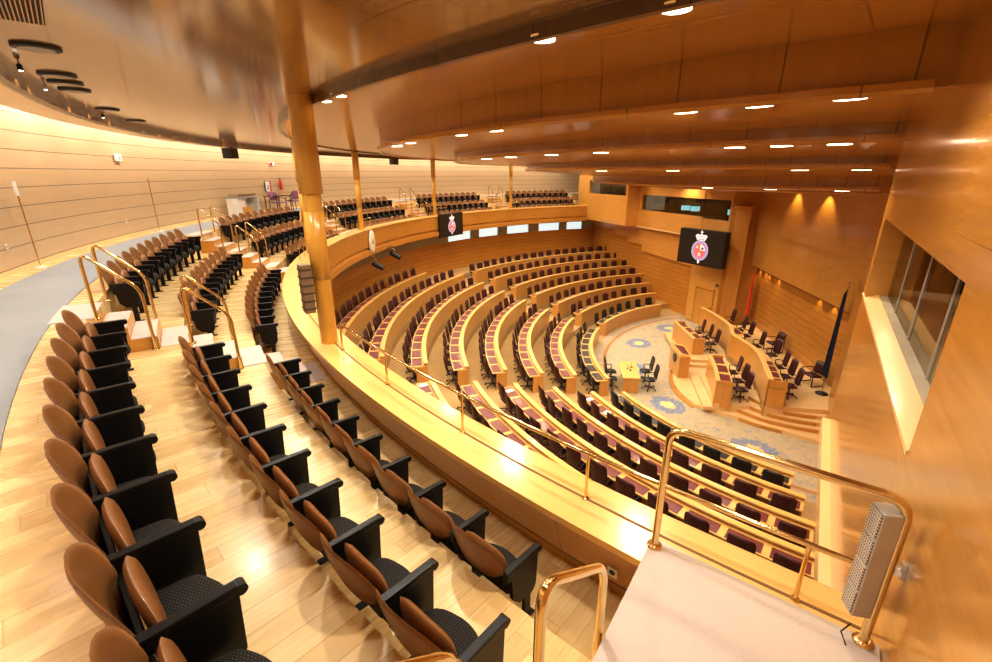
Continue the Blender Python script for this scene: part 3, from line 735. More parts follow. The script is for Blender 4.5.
def swivel_meshes(mat, high=0.0, bw=.54):
    d = {}
    q = MB(); q.add(*pad_mesh(rrect(.48, .47, .10), lambda x, y, t: Vector((x, y+.01, .47+t-.02*(y/.23)**2)), .05, .05), smooth=True); d['seat'] = q.mesh('seat', mat)
    h = .65+high
    q = MB(); q.add(*pad_mesh(rrect(bw, h, .12), lambda x, y, t: Vector((x, -.235-(y+h/2)*.16+.10*(x/.27)**2*.5+t, .52+(y+h/2)*.985)), .045, .035), smooth=True); d['backrest'] = q.mesh('backrest', mat)
    for nm, sx in (('armrest', 1), ('armrest.001', -1)):
        q = MB(); x = .285*sx; q.tube([(x*.9, .0, .45), (x, .03, .52), (x, .05, .66), (x, -.02, .685), (x, -.20, .68), (x, -.25, .62)], .018, 8); d[nm] = q.mesh('armrest', M['darkplastic'])
    q = MB(); q.tube([(0, 0, .12), (0, 0, .44)], .028, 10); q.box((0, 0, .435), (.20, .24, .03)); d['gas_column'] = q.mesh('gas_column', M['darkplastic'])
    q = MB()
    for k in range(5):
        a = 2*pi*k/5+.3; e = (cos(a)*.30, sin(a)*.30)
        q.tube([(0, 0, .12), (e[0], e[1], .075)], .02, 8, radii=[.026, .016]); q.lathe((e[0]*1.02, e[1]*1.02, 0), [(.012, 0), (.03, .012), (.03, .045), (.012, .06)], 10)
    d['star_base'] = q.mesh('star_base', M['darkplastic'])
    return d
CH = {'maroon': swivel_meshes(M['maroon']), 'black': swivel_meshes(M['blackleather']), 'high': swivel_meshes(M['maroon'], .05, .45)}
PROTO = {}
def chair(kind, loc, rz, label, group=None):
    if kind not in PROTO:
        t = thing('swivel_chair', label, 'chair', loc, rz, group)
        for nm, me in CH[kind].items(): link(nm.split('.')[0], me, t)
        PROTO[kind] = t; return t
    return dup(PROTO[kind], loc, rz, label, group)
random.seed(3)
for s_ in 'MFN':
    for i in range(1, len(SECT[s_])):
        t0, t1 = SECT[s_][i]; Rr = ROW_R(i); f = ROW_F(i)+(.012 if i == 1 else 0); fl = ROW_F(i-1) if i > 1 else 0.0; top = ROW_F(i)+LEDGE
        lab = 'curved maple desk, %s row of the %s' % (ROWN[i], SNAME[s_])
        if s_ == 'M' and i == 8: lab = 'short curved maple desk against the rear wall below the gallery'
        t = thing('curved_desk', lab, 'desk', pol(Rr+.3, (t0+t1)/2, f), 0, 'curved desks of the chamber')
        q = MB(); q.ring(Rr, Rr+.035, f+.005, top-.045, t0, t1, 1.6); part('front_panel', q, M['deskfront'], t)
        q = MB(); q.ring(Rr-.015, Rr+.15, top-.045, top, t0-.05, t1+.05, 1.6); part('ledge', q, M['desktop'], t)
        q = MB(); q.ring(Rr+.035, Rr+.58, f+.70, f+.74, t0, t1, 1.6); part('worktop', q, M['desktop'], t)
        dd = .045/Rr*180/pi
        for a in (t0, t1-dd):
            q = MB(); q.sweep([(Rr+.036, f+.002), (Rr+.42, f+.002), (Rr+.42, f+.699), (Rr+.036, f+.699)], a, a+dd, 1); part('end_panel', q, M['deskfront'], t)
        arc = (t1-t0)*pi/180*Rr; n = max(3, int(round(arc/.84 if s_ != 'F' else (arc+.2)/.86)))
        if s_ == 'F' and i == 7: n = 18
        for k in range(n):
            a0 = t0+(t1-t0)*(k+.09)/n; a1 = t0+(t1-t0)*(k+.91)/n; am = (a0+a1)/2
            q = MB(); q.ring(Rr+.20, Rr+.54, f+.742, f+.750, a0, a1, 1.5); part('writing_pad', q, M['paddark'] if i == 1 else M['padmaroon'], t)
            if s_ == 'N': idx = k+1; frm = 'aisle'
            else: idx = n-k; frm = 'near aisle'
            if s_ == 'M' and i == 8 and am > 184: continue
            kind = 'black' if i == 1 else 'maroon'
            cl = '%s %s swivel chair from the %s, %s row of the %s' % (ORD[idx], kind, frm, ROWN[i], SNAME[s_])
            chair(kind, pol(Rr+.50+random.uniform(-.04, .05), am, f), R(am+90+random.uniform(-7, 7)), cl, '%s swivel chairs in the %s row of the %s' % (kind, ROWN[i], SNAME[s_]))
# half steps in the two chamber aisles
for th, hw, lab in ((149.75, 1.9, 'carpeted half steps climbing the aisle between the middle and far desk blocks'), (195.1, 1.6, 'carpeted half steps climbing the aisle between the middle and near desk blocks')):
    t = thing('aisle_stairs', lab, 'stairs', pol(15, th, 0), 0, 'chamber aisle steps')
    for i in range(1, 8):
        q = MB(); r1 = ROW_R(i+1); q.ring(r1-.36, r1-.001, ROW_F(i)+.012, ROW_F(i)+.175, th-hw, th+hw, 1.0); part('step', q, M['hallcarpet'], t)
# papers left on the desks
def paper(p, rz, lab, s=(.30, .21)):
    t = thing('paper_sheet', lab, 'paper', p, rz, 'papers on the chamber desks')
    q = MB(); q.box((0, 0, .004), (s[0], s[1], .006)); link('sheet', q.mesh('sheet', M['paper']), t)
    q = MB(); q.box((.01, .015, .0085), (s[0]*.9, s[1]*.8, .003), R(6)); link('top_sheet', q.mesh('top_sheet', M['paper']), t)
for (i, th, lab) in ((6, 198.3, 'white papers on the rearmost visible near desk, beside the brass rail'), (4, 198.2, 'white papers at the aisle end of the fourth near desk'),
                     (2, 199.6, 'white papers at the aisle end of the second near desk'), (2, 204.6, 'second bundle of white papers along the second near desk')):
    paper(pol(ROW_R(i)+.38, th, ROW_F(i)+.752), R(th+15), lab)

# ------------------------------------------------------------------ stenographers' table in the arena
tp = st(-9.27, -1.95, .012); t = thing('stenographers_table', 'small maple table with angled end standing alone on the patterned carpet', 'table', tp)
q = MB(); c_ = [stz(p) for p in [(-9.68, -2.95), (-8.93, -2.92), (-8.87, -1.0), (-9.5, -1.0), (-9.72, -1.4)]]
q.prism(c_, .70, .75); part('tabletop', q, M['desktop'], t)
q = MB(); q.prism([stz(p) for p in [(-9.64, -2.90), (-8.97, -2.88), (-8.97, -2.82), (-9.64, -2.84)]], .012, .70); q.prism([stz(p) for p in [(-9.5, -1.1), (-8.93, -1.1), (-8.93, -1.04), (-9.5, -1.04)]], .012, .70)
q.prism([stz(p) for p in [(-9.33, -2.85), (-9.27, -2.85), (-9.23, -1.1), (-9.29, -1.1)]], .25, .70); part('frame_panel', q, M['podwood'], t)
for k, (s, tt_) in enumerate(((-9.35, -1.9), (-9.15, -1.75), (-9.25, -2.1))):
    p = st(s, tt_, .75); t = thing('desk_microphone', '%s small dark microphone on the table in the arena' % ORD[k+1], 'microphone', p, .4*k, 'microphones on the arena table')
    q = MB(); q.box((0, 0, .012), (.11, .07, .024), bev=.005); link('base', q.mesh('base', M['darkplastic']), t)
    q = MB(); q.tube([(0, 0, .02), (0, .01, .12), (.0, .05, .20)], .008, 6); link('stem', q.mesh('stem', M['darkplastic']), t)
for k, (s, tt_, a, lab) in enumerate(((-10.05, -1.65, 0, 'black swivel chair on the seats side of the arena table, far place'), (-10.1, -2.45, 0, 'black swivel chair on the seats side of the arena table, near place'),
                                      (-8.45, -1.4, 180, 'black swivel chair on the podium side of the arena table, far place'), (-8.42, -2.35, 180, 'black swivel chair on the podium side of the arena table, near place'))):
    chair('black', st(s, tt_, .002), R(-8-90+a), lab, 'chairs at the arena table')

# ------------------------------------------------------------------ presidency
pz = .75; pp_ = st(-4.1, 0, pz)
t = thing('presidency_desk', 'long serpentine maple presidency desk on the podium', 'desk', st(-4.1, 0, .45))
def offs(path, d):
    out = []
    for i, p in enumerate(path):
        a = path[max(0, i-1)]; b = path[min(len(path)-1, i+1)]; v = Vector((b[0]-a[0], b[1]-a[1])).normalized(); out.append((p[0]-v.y*d, p[1]+v.x*d))
    return out
def strip(mb, path, d0, d1, z0, z1):
    A = offs(path, d0); B = offs(path, d1); n = len(path); vs = []
    for (a, b) in zip(A, B): vs += [st(a[0], a[1], z0), st(b[0], b[1], z0), st(b[0], b[1], z1), st(a[0], a[1], z1)]
    fs = [(i*4+k, i*4+(k+1) % 4, (i+1)*4+(k+1) % 4, (i+1)*4+k) for i in range(n-1) for k in range(4)] + [(0, 1, 2, 3), ((n-1)*4+3, (n-1)*4+2, (n-1)*4+1, (n-1)*4)]
    return mb.add(vs, fs)
q = MB(); strip(q, pres, 0, .05, .30, 1.82); part('front_panel', q, M['podwood'], t)
q = MB(); strip(q, pres, -.03, .17, 1.82, 1.86); part('ledge', q, M['desktop'], t)
q = MB(); strip(q, pres, .05, .66, 1.48, 1.53); part('worktop', q, M['desktop'], t)
for e in (pres[:2], pres[-2:]):
    a = Vector((e[0][0], e[0][1])); b = Vector((e[1][0], e[1][1])); d = (b-a).normalized(); en = (a if e is pres[:2] or e == pres[:2] else b)
    o_ = [(en.x, en.y), (en.x-d.y*.64, en.y+d.x*.64)]; sg = .05 if en == a else -.05
    q = MB(); q.prism([stz(o_[0]), stz(o_[1]), stz((o_[1][0]+d.x*sg, o_[1][1]+d.y*sg)), stz((o_[0][0]+d.x*sg, o_[0][1]+d.y*sg))], .755, 1.82); part('end_panel', q, M['podwood'], t)
npd = len(pres)
for k, (i0, i1) in enumerate(((2, 6), (8, 12), (14, 18), (26, 30), (44, 47), (48, 52), (53, 57), (58, 62))):
    q = MB(); strip(q, pres[i0:i1+1], .20, .60, 1.531, 1.540); part('writing_pad', q, M['padmaroon'], t)
for (s, tt_, rz_, lab) in ((-3.1, 4.5, 5, 'high-backed maroon chair at the far end of the presidency desk'), (-2.95, 3.2, -4, 'second high-backed maroon chair from the far end of the presidency desk'),
                          (-2.95, 2.2, 6, 'third high-backed maroon chair from the far end of the presidency desk'), (-3.0, .7, 0, 'high-backed maroon chair behind the bulge of the presidency desk'),
                          (-2.75, -.45, 14, 'maroon chair beside the laptop at the presidency desk'), (-3.05, -1.9, -5, 'third high-backed maroon chair from the near end of the presidency desk'),
                          (-3.2, -2.9, 5, 'second high-backed maroon chair from the near end of the presidency desk'), (-3.4, -3.85, -3, 'high-backed maroon chair at the near end of the presidency desk')):
    chair('high', st(s, tt_, .75), R(172-90+rz_), lab, 'presidency chairs')
# armchairs by the podium wall
def armchair(p, rz, lab):
    t = thing('armchair', lab, 'chair', p, rz, 'low armchairs of the podium')
    q = MB(); q.add(*pad_mesh(rrect(.56, .52, .08), lambda x, y, d: Vector((x, y, .42+d-.06*(y/.26)*-.5)), .09, .05), smooth=True); link('seat', q.mesh('seat', M['maroon']), t)
    q = MB(); q.add(*pad_mesh(rrect(.56, .50, .08), lambda x, y, d: Vector((x, -.27-(y+.25)*.25+d, .46+(y+.25))), .09, .05), smooth=True); link('backrest', q.mesh('backrest', M['maroon']), t)
    for sx in (-1, 1):
        x = .31*sx; q = MB(); q.tube([(x, .25, .02), (x, .27, .60), (x, .20, .66), (x, -.25, .66), (x, -.33, .60), (x, -.30, .02), (x, .25, .02)], .020, 8); link('arm_frame', q.mesh('arm_frame', M['maroon']), t)
armchair(st(-1.95, -2.5, .75), R(80+20), 'maroon cantilever armchair beside the dark blue flag')
armchair(st(-1.95, 1.3, .75), R(80+15), 'maroon armchair against the plank wall behind the middle of the presidency desk')
armchair(st(-3.35, 7.3, .15), R(80+70), 'maroon armchair beside the door, beyond the far end of the presidency desk')
# laptop
p = st(-3.72, .05, 1.541); t = thing('laptop', 'open laptop with a pale blue screen on the presidency desk', 'laptop', p, R(172-90))
q = MB(); q.box((0, 0, .01), (.36, .25, .02), bev=.004); link('keyboard_base', q.mesh('keyboard_base', M['darkplastic']), t)
q = MB(); q.box((0, .14, .13), (.36, .012, .24), M=Matrix.Rotation(R(-12), 4, 'X')); link('lid', q.mesh('lid', M['darkplastic']), t)
q = MB(); q.box((0, .132, .13), (.33, .006, .21), M=Matrix.Rotation(R(-12), 4, 'X')); link('display', q.mesh('display', M['monitor']), t)
# clerks' desks
def clerk(lab, path, z, pads, ztop):
    path = spline(path, 6); m = path[len(path)//2]; t = thing('clerks_desk', lab, 'desk', st(m[0], m[1], z), 0, "clerks' desks")
    q = MB(); strip(q, path, 0, .045, z, ztop-.04); part('front_panel', q, M['podwood'], t)
    q = MB(); strip(q, path, -.02, .14, ztop-.04, ztop); part('ledge', q, M['desktop'], t)
    q = MB(); strip(q, path, .045, .62, ztop-.16, ztop-.12); part('worktop', q, M['desktop'], t)
    for (a, b, sg) in ((path[0], path[1], 1), (path[-1], path[-2], 1)):
        v = Vector((b[0]-a[0], b[1]-a[1])).normalized(); nn = Vector((-v.y, v.x)); nn = nn if nn.x > 0 else -nn
        q = MB(); q.prism([stz((a[0]+nn.x*.045, a[1]+nn.y*.045)), stz((a[0]+nn.x*.6, a[1]+nn.y*.6)), stz((a[0]+nn.x*.6+v.x*.05, a[1]+nn.y*.6+v.y*.05)), stz((a[0]+nn.x*.045+v.x*.05, a[1]+nn.y*.045+v.y*.05))], z, ztop-.001); part('end_panel', q, M['podwood'], t)
    n = len(path)-1
    for k in range(pads):
        i0 = int(n*(k+.12)/pads); i1 = int(n*(k+.92)/pads); q = MB(); strip(q, path[i0:i1+1], .17, .56, ztop-.119, ztop-.108); part('writing_pad', q, M['padmaroon'], t)
clerk("maple clerks' desk in front of the far half of the presidency desk", [(-6.14, 3.85), (-6.0, 2.6), (-5.82, 1.05)], .30, 3, 1.32)
clerk("maple clerks' desk in front of the near half of the presidency desk", [(-5.82, -1.46), (-6.0, -2.8), (-6.30, -4.25)], .30, 3, 1.45)
for k, (s, tt_) in enumerate(((-5.0, 3.3), (-4.85, 2.45), (-4.75, 1.6))): chair('high', st(s, tt_, .45), R(172-90+random.uniform(-6, 6)), "%s maroon chair from the far end of the farther clerks' desk" % ORD[k+1], "chairs at the farther clerks' desk")
for k, (s, tt_) in enumerate(((-4.95, -2.05), (-5.0, -2.95), (-5.15, -3.8))): chair('high', st(s, tt_, .45), R(172-90+random.uniform(-6, 6)), "%s maroon chair from the far end of the nearer clerks' desk" % ORD[k+1], "chairs at the nearer clerks' desk")
# lectern
t = thing('lectern', 'tall maple speaker lectern with a dark round emblem on its front', 'lectern', st(-6.8, -.75, .15))
q = MB(); lp = [(-7.12, .05), (-6.95, -1.35), (-6.45, -1.30), (-6.45, .12)]; q.prism([stz(p) for p in [(-7.10, -.0), (-6.97, -1.28), (-6.5, -1.22), (-6.5, .02)]], .15, 1.22); part('body', q, M['podwood'], t)
q = MB(); a = [st(x[0], x[1], z) for x, z in zip(lp, (1.42, 1.36, 1.20, 1.26))]; b = [v-UP*.06 for v in a]; b2 = [Vector((v.x, v.y, 1.2)) for v in a]
q.add(a+b2, [(0, 1, 2, 3), (7, 6, 5, 4), (0, 4, 5, 1), (1, 5, 6, 2), (2, 6, 7, 3), (3, 7, 4, 0)]); part('slanted_top', q, M['desktop'], t)
mid = sum(a, Vector())/4; q = MB(); q.add([mid+(v-mid)*.68+UP*.012 for v in a]+[mid+(v-mid)*.68+UP*.002 for v in a], [(0, 1, 2, 3), (7, 6, 5, 4), (0, 4, 5, 1), (1, 5, 6, 2), (2, 6, 7, 3), (3, 7, 4, 0)]); part('reading_pad', q, M['padmaroon'], t)
em = st(-7.055, -.64, .93); q = MB(); fn = Vector((-.99, .05, 0)); rot = fn.to_track_quat('Z', 'Y').to_matrix(); q.lathe(em+Vector((-.005, 0, 0)), [(.21, 0), (.21, .02), (.15, .03)], 24, rot); part('emblem', q, M['paddark'], t)
# flags
def flag(p, h, lab, mats, nm, width=.5):
    t = thing(nm, lab, 'flag', p)
    q = MB(); q.tube([p, p+UP*h], .025, 10); q.lathe(p+UP*h, [(.02, 0), (.05, .05), (.015, .16)], 10); part('pole', q, M['chrome'] if nm == 'blue_flag' else M['brass'], t)
    q = MB(); q.lathe(p, [(.22, 0), (.22, .04), (.06, .08)], 18); part('base', q, M['darkplastic'], t)
    nseg = len(mats)
    for j, mt in enumerate(mats):
        q = MB(); vs = []; fs = []; nu, nv = 9, 14
        for iv in range(nv+1):
            v = iv/nv
            for iu in range(nu+1):
                u = (j+iu/nu)/nseg; wd = width*(.40+.60*v**.8); a = u*5.5*pi
                vs.append(p+Vector((TX, TY, 0))*((u-.5)*wd)+Vector((SX, SY, 0))*(-.05-.06*sin(a)*(.4+.6*v))+UP*(h*.97-v*h*.80+.12*u*(1-v)*-2))
        for iv in range(nv):
            for iu in range(nu): b_ = iv*(nu+1)+iu; fs.append((b_, b_+1, b_+nu+2, b_+nu+1))
        q.add(vs, fs, True); part('cloth', q, mt, t)
flag(st(-1.60, 5.85, .75), 3.25, 'red and yellow flag hanging from a pole at the far end of the podium wall', [M['flagred'], M['flagred'], M['flagyellow'], M['flagred']], 'red_flag', .52)
flag(st(-1.95, -3.42, .75), 4.45, 'dark blue flag on a steel pole at the near end of the podium', [M['navy']]*3, 'blue_flag', .42)
# door in the wall under the big screen
def on3(x, z, off): v = C3+D3*x-N3*off; return Vector((v.x, v.y, z))
d0 = on3(1.3, 0, .03); t = struct('door_1', MB().box((d0.x, d0.y, 1.15), (1.25, .06, 2.3), math.atan2(D3.y, D3.x)), M['podwood'])
q = MB(); a3 = math.atan2(D3.y, D3.x)
for dx in (-.68, .68): v = on3(1.3+dx, 0, .04); q.box((v.x, v.y, 1.2), (.09, .09, 2.4), a3)
v = on3(1.3, 0, .04); q.box((v.x, v.y, 2.4), (1.45, .09, .09), a3); part('door_frame', q, M['column'], t)
q = MB(); v = on3(1.75, 1.05, .09); q.box((v.x, v.y, 1.05), (.12, .03, .03), a3); part('door_handle', q, M['brass'], t)
v = on3(2.35, 2.75, .12); t = thing('wall_camera', 'small dark camera on the wall just below the big screen', 'camera', v, a3)
q = MB(); q.box((0, 0, 0), (.34, .16, .14), bev=.02); link('housing', q.mesh('housing', M['darkplastic']), t); q = MB(); q.lathe((0, -.08, 0), [(.05, 0), (.05, .05), (.03, .06)], 14, Matrix.Rotation(pi/2, 3, 'X')); link('lens', q.mesh('lens', M['chrome']), t)
def extinguisher(p, lab, s=1.0):
    t = thing('fire_extinguisher', lab, 'fire extinguisher', p, 0, 'fire extinguishers')
    q = MB(); q.lathe((0, 0, 0), [(.07*s, 0), (.075*s, .02), (.075*s, .40*s), (.05*s, .47*s), (.025*s, .50*s)], 18); link('cylinder', q.mesh('cylinder', M['red']), t)
    q = MB(); q.box((0, 0, .53*s), (.05*s, .12*s, .06*s), bev=.008); link('valve', q.mesh('valve', M['darkplastic']), t)
    q = MB(); q.tube([(0, .05*s, .53*s), (.0, .12*s, .45*s), (.0, .11*s, .15*s)], .012, 8); link('hose', q.mesh('hose', M['darkplastic']), t)
q_ = on3(2.25, 0, .22); extinguisher(Vector((q_.x, q_.y, .16)), 'red fire extinguisher on the floor beside the podium door', 1.25)
e = pol(26.88, 169.8); extinguisher(Vector((e.x, e.y, zz(-.80))), 'red fire extinguisher hung on the gallery back wall right of the picture', 1.0)

# ------------------------------------------------------------------ screens with the crest
def crest(t, k, off=-.03, wx=1.35):
    """crown, lilac ring with pearls, red quartered field; local x right, z up, front is -y"""
    def disc(nm, rx, rz_, y, mt, cz=0.0, cx_=0.0, n=36):
        q = MB(); rx *= wx; vs = [Vector((cx_+rx*cos(2*pi*i/n), y, cz+rz_*sin(2*pi*i/n))) for i in range(n)] + [Vector((cx_+rx*cos(2*pi*i/n), y+.006, cz+rz_*sin(2*pi*i/n))) for i in range(n)]
        q.add(vs, [tuple(range(n)), tuple(range(n, 2*n))[::-1]]+[(i, n+i, n+(i+1) % n, (i+1) % n) for i in range(n)]); return q
    def poly(pts, y):
        q = MB(); n = len(pts); vs = [Vector((p[0]*k*wx, y, p[1]*k)) for p in pts]+[Vector((p[0]*k*wx, y+.006, p[1]*k)) for p in pts]
        q.add(vs, [tuple(range(n)), tuple(range(n, 2*n))[::-1]]+[(i, n+i, n+(i+1) % n, (i+1) % n) for i in range(n)]); return q
    root = link('crest', disc('ring', .215*k, .30*k, off, M['crestlilac'], -.08*k).mesh('crest', M['crestlilac']), t)
    q = MB()
    for i in range(30): a = 2*pi*i/30; q.box((.205*k*wx*cos(a), off-.008, (-.08+.29*sin(a))*k), (.022*k, .006, .022*k), M=Matrix.Rotation(a, 4, 'Y'))
    link('pearl_border', q.mesh('pearl_border', M['crestwhite']), root)
    link('field', disc('field', .145*k, .225*k, off-.010, M['crestred'], -.08*k).mesh('field', M['crestred']), root)
    q = poly([(.005, .0), (.005, .12), (.06, .10), (.125, .02), (.14, -.07), (.02, -.07)], off-.018); link('white_quarter', q.mesh('white_quarter', M['crestwhite']), root)
    q = poly([(-.035, -.28), (.0, -.20), (.035, -.28), (.02, -.14), (-.02, -.14)], off-.018)
    q.add(poly([(-.09, -.02), (-.05, -.02), (-.05, .06), (-.09, .04)], off-.018).v, [(0, 1, 2, 3)]); link('white_charge', q.mesh('white_charge', M['crestwhite']), root)
    q = poly([(.04, .02), (.09, .02), (.10, -.04), (.05, -.04)], off-.024); link('dark_charge', q.mesh('dark_charge', M['screen']), root)
    q = poly([(-.10, .22), (.10, .22), (.155, .36), (.10, .405), (.05, .385), (0, .425), (-.05, .385), (-.10, .405), (-.155, .36)], off-.006)
    q.add(poly([(-.012, .42), (.012, .42), (.012, .52), (-.012, .52)], off-.006).v, [(0, 1, 2, 3)]); q.add(poly([(-.04, .455), (.04, .455), (.04, .48), (-.04, .48)], off-.006).v, [(0, 1, 2, 3)])
    link('crown', q.mesh('crown', M['crestwhite']), root)
    q = poly([(-.08, .245), (.08, .245), (.085, .27), (-.085, .27)], off-.012)
    for x in (-.09, -.045, 0, .045, .09): q.add(poly([(x-.012, .32), (x+.012, .32), (x+.012, .35), (x-.012, .35)], off-.012).v, [(0, 1, 2, 3)])
    link('crown_jewels', q.mesh('crown_jewels', M['crestlilac']), root)
    q = poly([(-.03, -.44), (0, -.47), (.03, -.44), (.022, -.38), (-.022, -.38)], off-.006); link('pendant', q.mesh('pendant', M['crestwhite']), root)
# big screen
sa, sb = st(-5.43, 8.0), st(-3.55, 5.55)
ctr = (sa+sb)/2; ctr.z = zz(-4.16); ax = (sb-sa); ax.z = 0; wS = ax.length; ang = math.atan2(ax.y, ax.x)
t = thing('led_screen', 'large dark LED screen showing a crowned oval crest, by the podium', 'screen', ctr, ang, 'screens with the crest')
q = MB(); q.box((0, .20, 0), (wS, .40, 2.06), bev=.02); link('housing', q.mesh('housing', M['darkplastic']), t)
q = MB(); q.box((0, -.006, 0), (wS-.06, .012, 2.0)); link('display', q.mesh('display', M['screen']), t)
crest(t, 1.95)
q = MB(); q.box((.4, .75, -.2), (.12, .9, .12)); q.box((-.4, .75, -.2), (.12, .9, .12)); link('wall_mount', q.mesh('wall_mount', M['darkplastic']), t)
# screen hung on the far parapet
hp = pol(21.80, 147.9, zz(-3.27)); ha = R(147.9+90)+pi
t = thing('led_screen', 'smaller dark screen with the crest hung on the front of the far parapet', 'screen', hp, R(147.9-90), 'screens with the crest')
q = MB(); q.box((0, .06, 0), (2.55, .12, 1.50), bev=.01); link('housing', q.mesh('housing', M['darkplastic']), t)
q = MB(); q.box((0, -.006, 0), (2.48, .012, 1.44)); link('display', q.mesh('display', M['screen']), t)
crest(t, 1.35)
# emblem plate and two stage spotlights under the parapet
p = pol(21.93, 171.4, zz(-3.25)); t = thing('wall_emblem', 'white oval relief plate on the parapet front above two spotlights', 'emblem', p, R(171.4-90))
q = MB(); q.lathe((0, 0, 0), [(.30, 0), (.30, .04), (.22, .07)], 28, Matrix.Rotation(pi/2, 3, 'X') @ Matrix.Diagonal((1.15, 1.9, 1))); link('plate', q.mesh('plate', M['white']), t)
q = MB(); q.lathe((0, -.07, .05), [(.10, 0), (.10, .03), (.05, .04)], 16, Matrix.Rotation(pi/2, 3, 'X') @ Matrix.Diagonal((.8, 1.5, 1))); link('relief', q.mesh('relief', M['speaker']), t)
for k, (th, z, lab) in enumerate(((172.6, -4.35, 'black stage spotlight on a bracket below the white relief plate, left one'), (166.6, -4.2, 'black stage spotlight on a bracket under the parapet, right one'))):
    p = pol(21.6, th, zz(z)); t = thing('stage_spotlight', lab, 'spotlight', p, R(th-90), 'spotlights under the parapet')
    rm = Matrix.Rotation(R(60), 3, 'X') @ Matrix.Rotation(R(25), 3, 'Y')
    q = MB(); q.lathe((0, .2, .14), [(.07, 0), (.13, .06), (.13, .55), (.15, .62)], 18, Matrix.Rotation(R(115), 3, 'X')); link('body', q.mesh('body', M['darkplastic']), t)
    q = MB(); q.tube([(0, .25, .45), (0, .0, .30), (0, .05, .05)], .03, 8); q.box((0, .2, .45), (.3, .3, .06)); link('bracket', q.mesh('bracket', M['chrome']), t)

# ------------------------------------------------------------------ small things of the gallery
def at_wall(th, z, r=26.97): return pol(r, th, zz(z))
for (th, lab, boxed) in ((203.6, 'tall thin brass post with a white box on top, against the back wall', True), (190.0, 'tall thin plain brass post against the back wall', False)):
    p = pol(26.80, th, zz(-1.78)); t = thing('brass_post', lab, 'post', p, R(th), 'brass posts along the back wall')
    q = MB(); q.tube([(0, 0, 0), (0, 0, 1.62)], .013, 8); link('rod', q.mesh('rod', M['brass']), t)
    q = MB(); q.lathe((0, 0, 0), [(.10, 0), (.10, .015), (.03, .03)], 16); link('foot', q.mesh('foot', M['white']), t)
    if boxed: q = MB(); q.box((-.02, .05, 1.50), (.03, .09, .26), bev=.005); link('sign_box', q.mesh('sign_box', M['white']), t)
for k, (th, z) in enumerate(((204.8, -1.28), (193.0, -1.33))):
    t = thing('wall_socket', ['small white socket plate on the back wall near the boxed brass post', 'small white socket plate on the back wall near the plain brass post'][k], 'socket', at_wall(th, z), R(th), 'socket plates')
    q = MB(); q.box((0, 0, 0), (.012, .07, .10), bev=.003); link('plate', q.mesh('plate', M['white']), t); q = MB(); q.box((-.008, 0, 0), (.006, .04, .05)); link('socket_insert', q.mesh('socket_insert', M['speaker']), t)
p = at_wall(192.3, .42); t = thing('wall_sensor', 'small white sensor box high on the back wall at the left', 'sensor', p, R(192.3)); q = MB(); q.box((-.03, 0, 0), (.07, .30, .20), bev=.015); link('housing', q.mesh('housing', M['white']), t); q = MB(); q.box((-.07, 0, -.02), (.02, .10, .08), bev=.005); link('lens', q.mesh('lens', M['speaker']), t)
p = at_wall(171.8, -.62, 26.96); t = thing('framed_picture', 'small framed picture with a red edge on the back wall', 'picture', p, R(171.8))
q = MB(); q.box((0, 0, 0), (.03, .75, .85), bev=.006); link('frame', q.mesh('frame', M['darkplastic']), t); q = MB(); q.box((-.018, .08, 0), (.012, .50, .78)); link('print', q.mesh('print', M['paper']), t)
q = MB(); q.box((-.026, -.26, 0), (.01, .16, .78)); link('red_strip', q.mesh('red_strip', M['red']), t); q = MB(); q.box((-.026, .05, -.1), (.01, .28, .40)); link('figure', q.mesh('figure', M['speaker']), t); t.scale = (1, .66, .60)
p = at_wall(170.6, .42); t = thing('exit_sign', 'tiny red sign above the extinguisher on the back wall', 'sign', p, R(170.6)); q = MB(); q.box((0, 0, 0), (.02, .42, .18), bev=.004); link('panel', q.mesh('panel', M['white']), t); q = MB(); q.box((-.013, .06, 0), (.008, .22, .12)); link('red_field', q.mesh('red_field', M['red']), t)
p = at_wall(113.0, .35); t = thing('exit_sign', 'tiny sign high on the far end of the back wall', 'sign', p, R(113)); q = MB(); q.box((0, 0, 0), (.02, .3, .7), bev=.004); link('panel', q.mesh('panel', M['speaker']), t)
# reception cabinet
p = pol(26.45, 178.2, zz(-1.768)); t = thing('reception_cabinet', 'white and grey open cabinet standing against the back wall', 'cabinet', p, R(177.3))
q = MB(); q.box((0, .95, .5), (.5, .06, 1.0)); q.box((0, -.95, .5), (.5, .06, 1.0)); q.box((.23, 0, .5), (.04, 1.84, 1.0)); link('carcass', q.mesh('carcass', M['white']), t)
q = MB(); q.box((-.15, .55, .5), (.06, .75, 1.0)); link('front_panel', q.mesh('front_panel', M['white']), t); q = MB(); q.box((0, 0, 1.03), (.56, 2.0, .05), bev=.01); link('worktop', q.mesh('worktop', M['speaker']), t)
q = MB(); q.box((-.02, .0, 1.15), (.40, 1.75, .14), bev=.01); link('upper_tray', q.mesh('upper_tray', M['chrome']), t); t.scale = (1, .80, .76)
p = pol(26.25, 178.6, zz(-1.768)); t = thing('cardboard_box', 'brown box on the floor inside the white cabinet', 'box', p+UP*0, R(177)); q = MB(); q.box((0, 0, .2), (.3, .5, .4), bev=.01); link('carton', q.mesh('carton', M['podwood']), t); q = MB(); q.box((0, 0, .405), (.31, .1, .012)); link('tape', q.mesh('tape', M['parapet']), t)
p = pol(26.3, 172.6, zz(-1.768)); t = thing('side_table', 'small dark table against the back wall beside the cabinet', 'table', p, R(172.6))
q = MB(); q.box((0, 0, .73), (.7, 1.3, .04), bev=.008); link('tabletop', q.mesh('tabletop', M['maroon']), t)
for sx in (-1, 1):
    for sy in (-1, 1): q = MB(); q.tube([(sx*.3, sy*.58, 0), (sx*.3, sy*.58, .72)], .022, 8); link('leg', q.mesh('leg', M['maroon']), t)
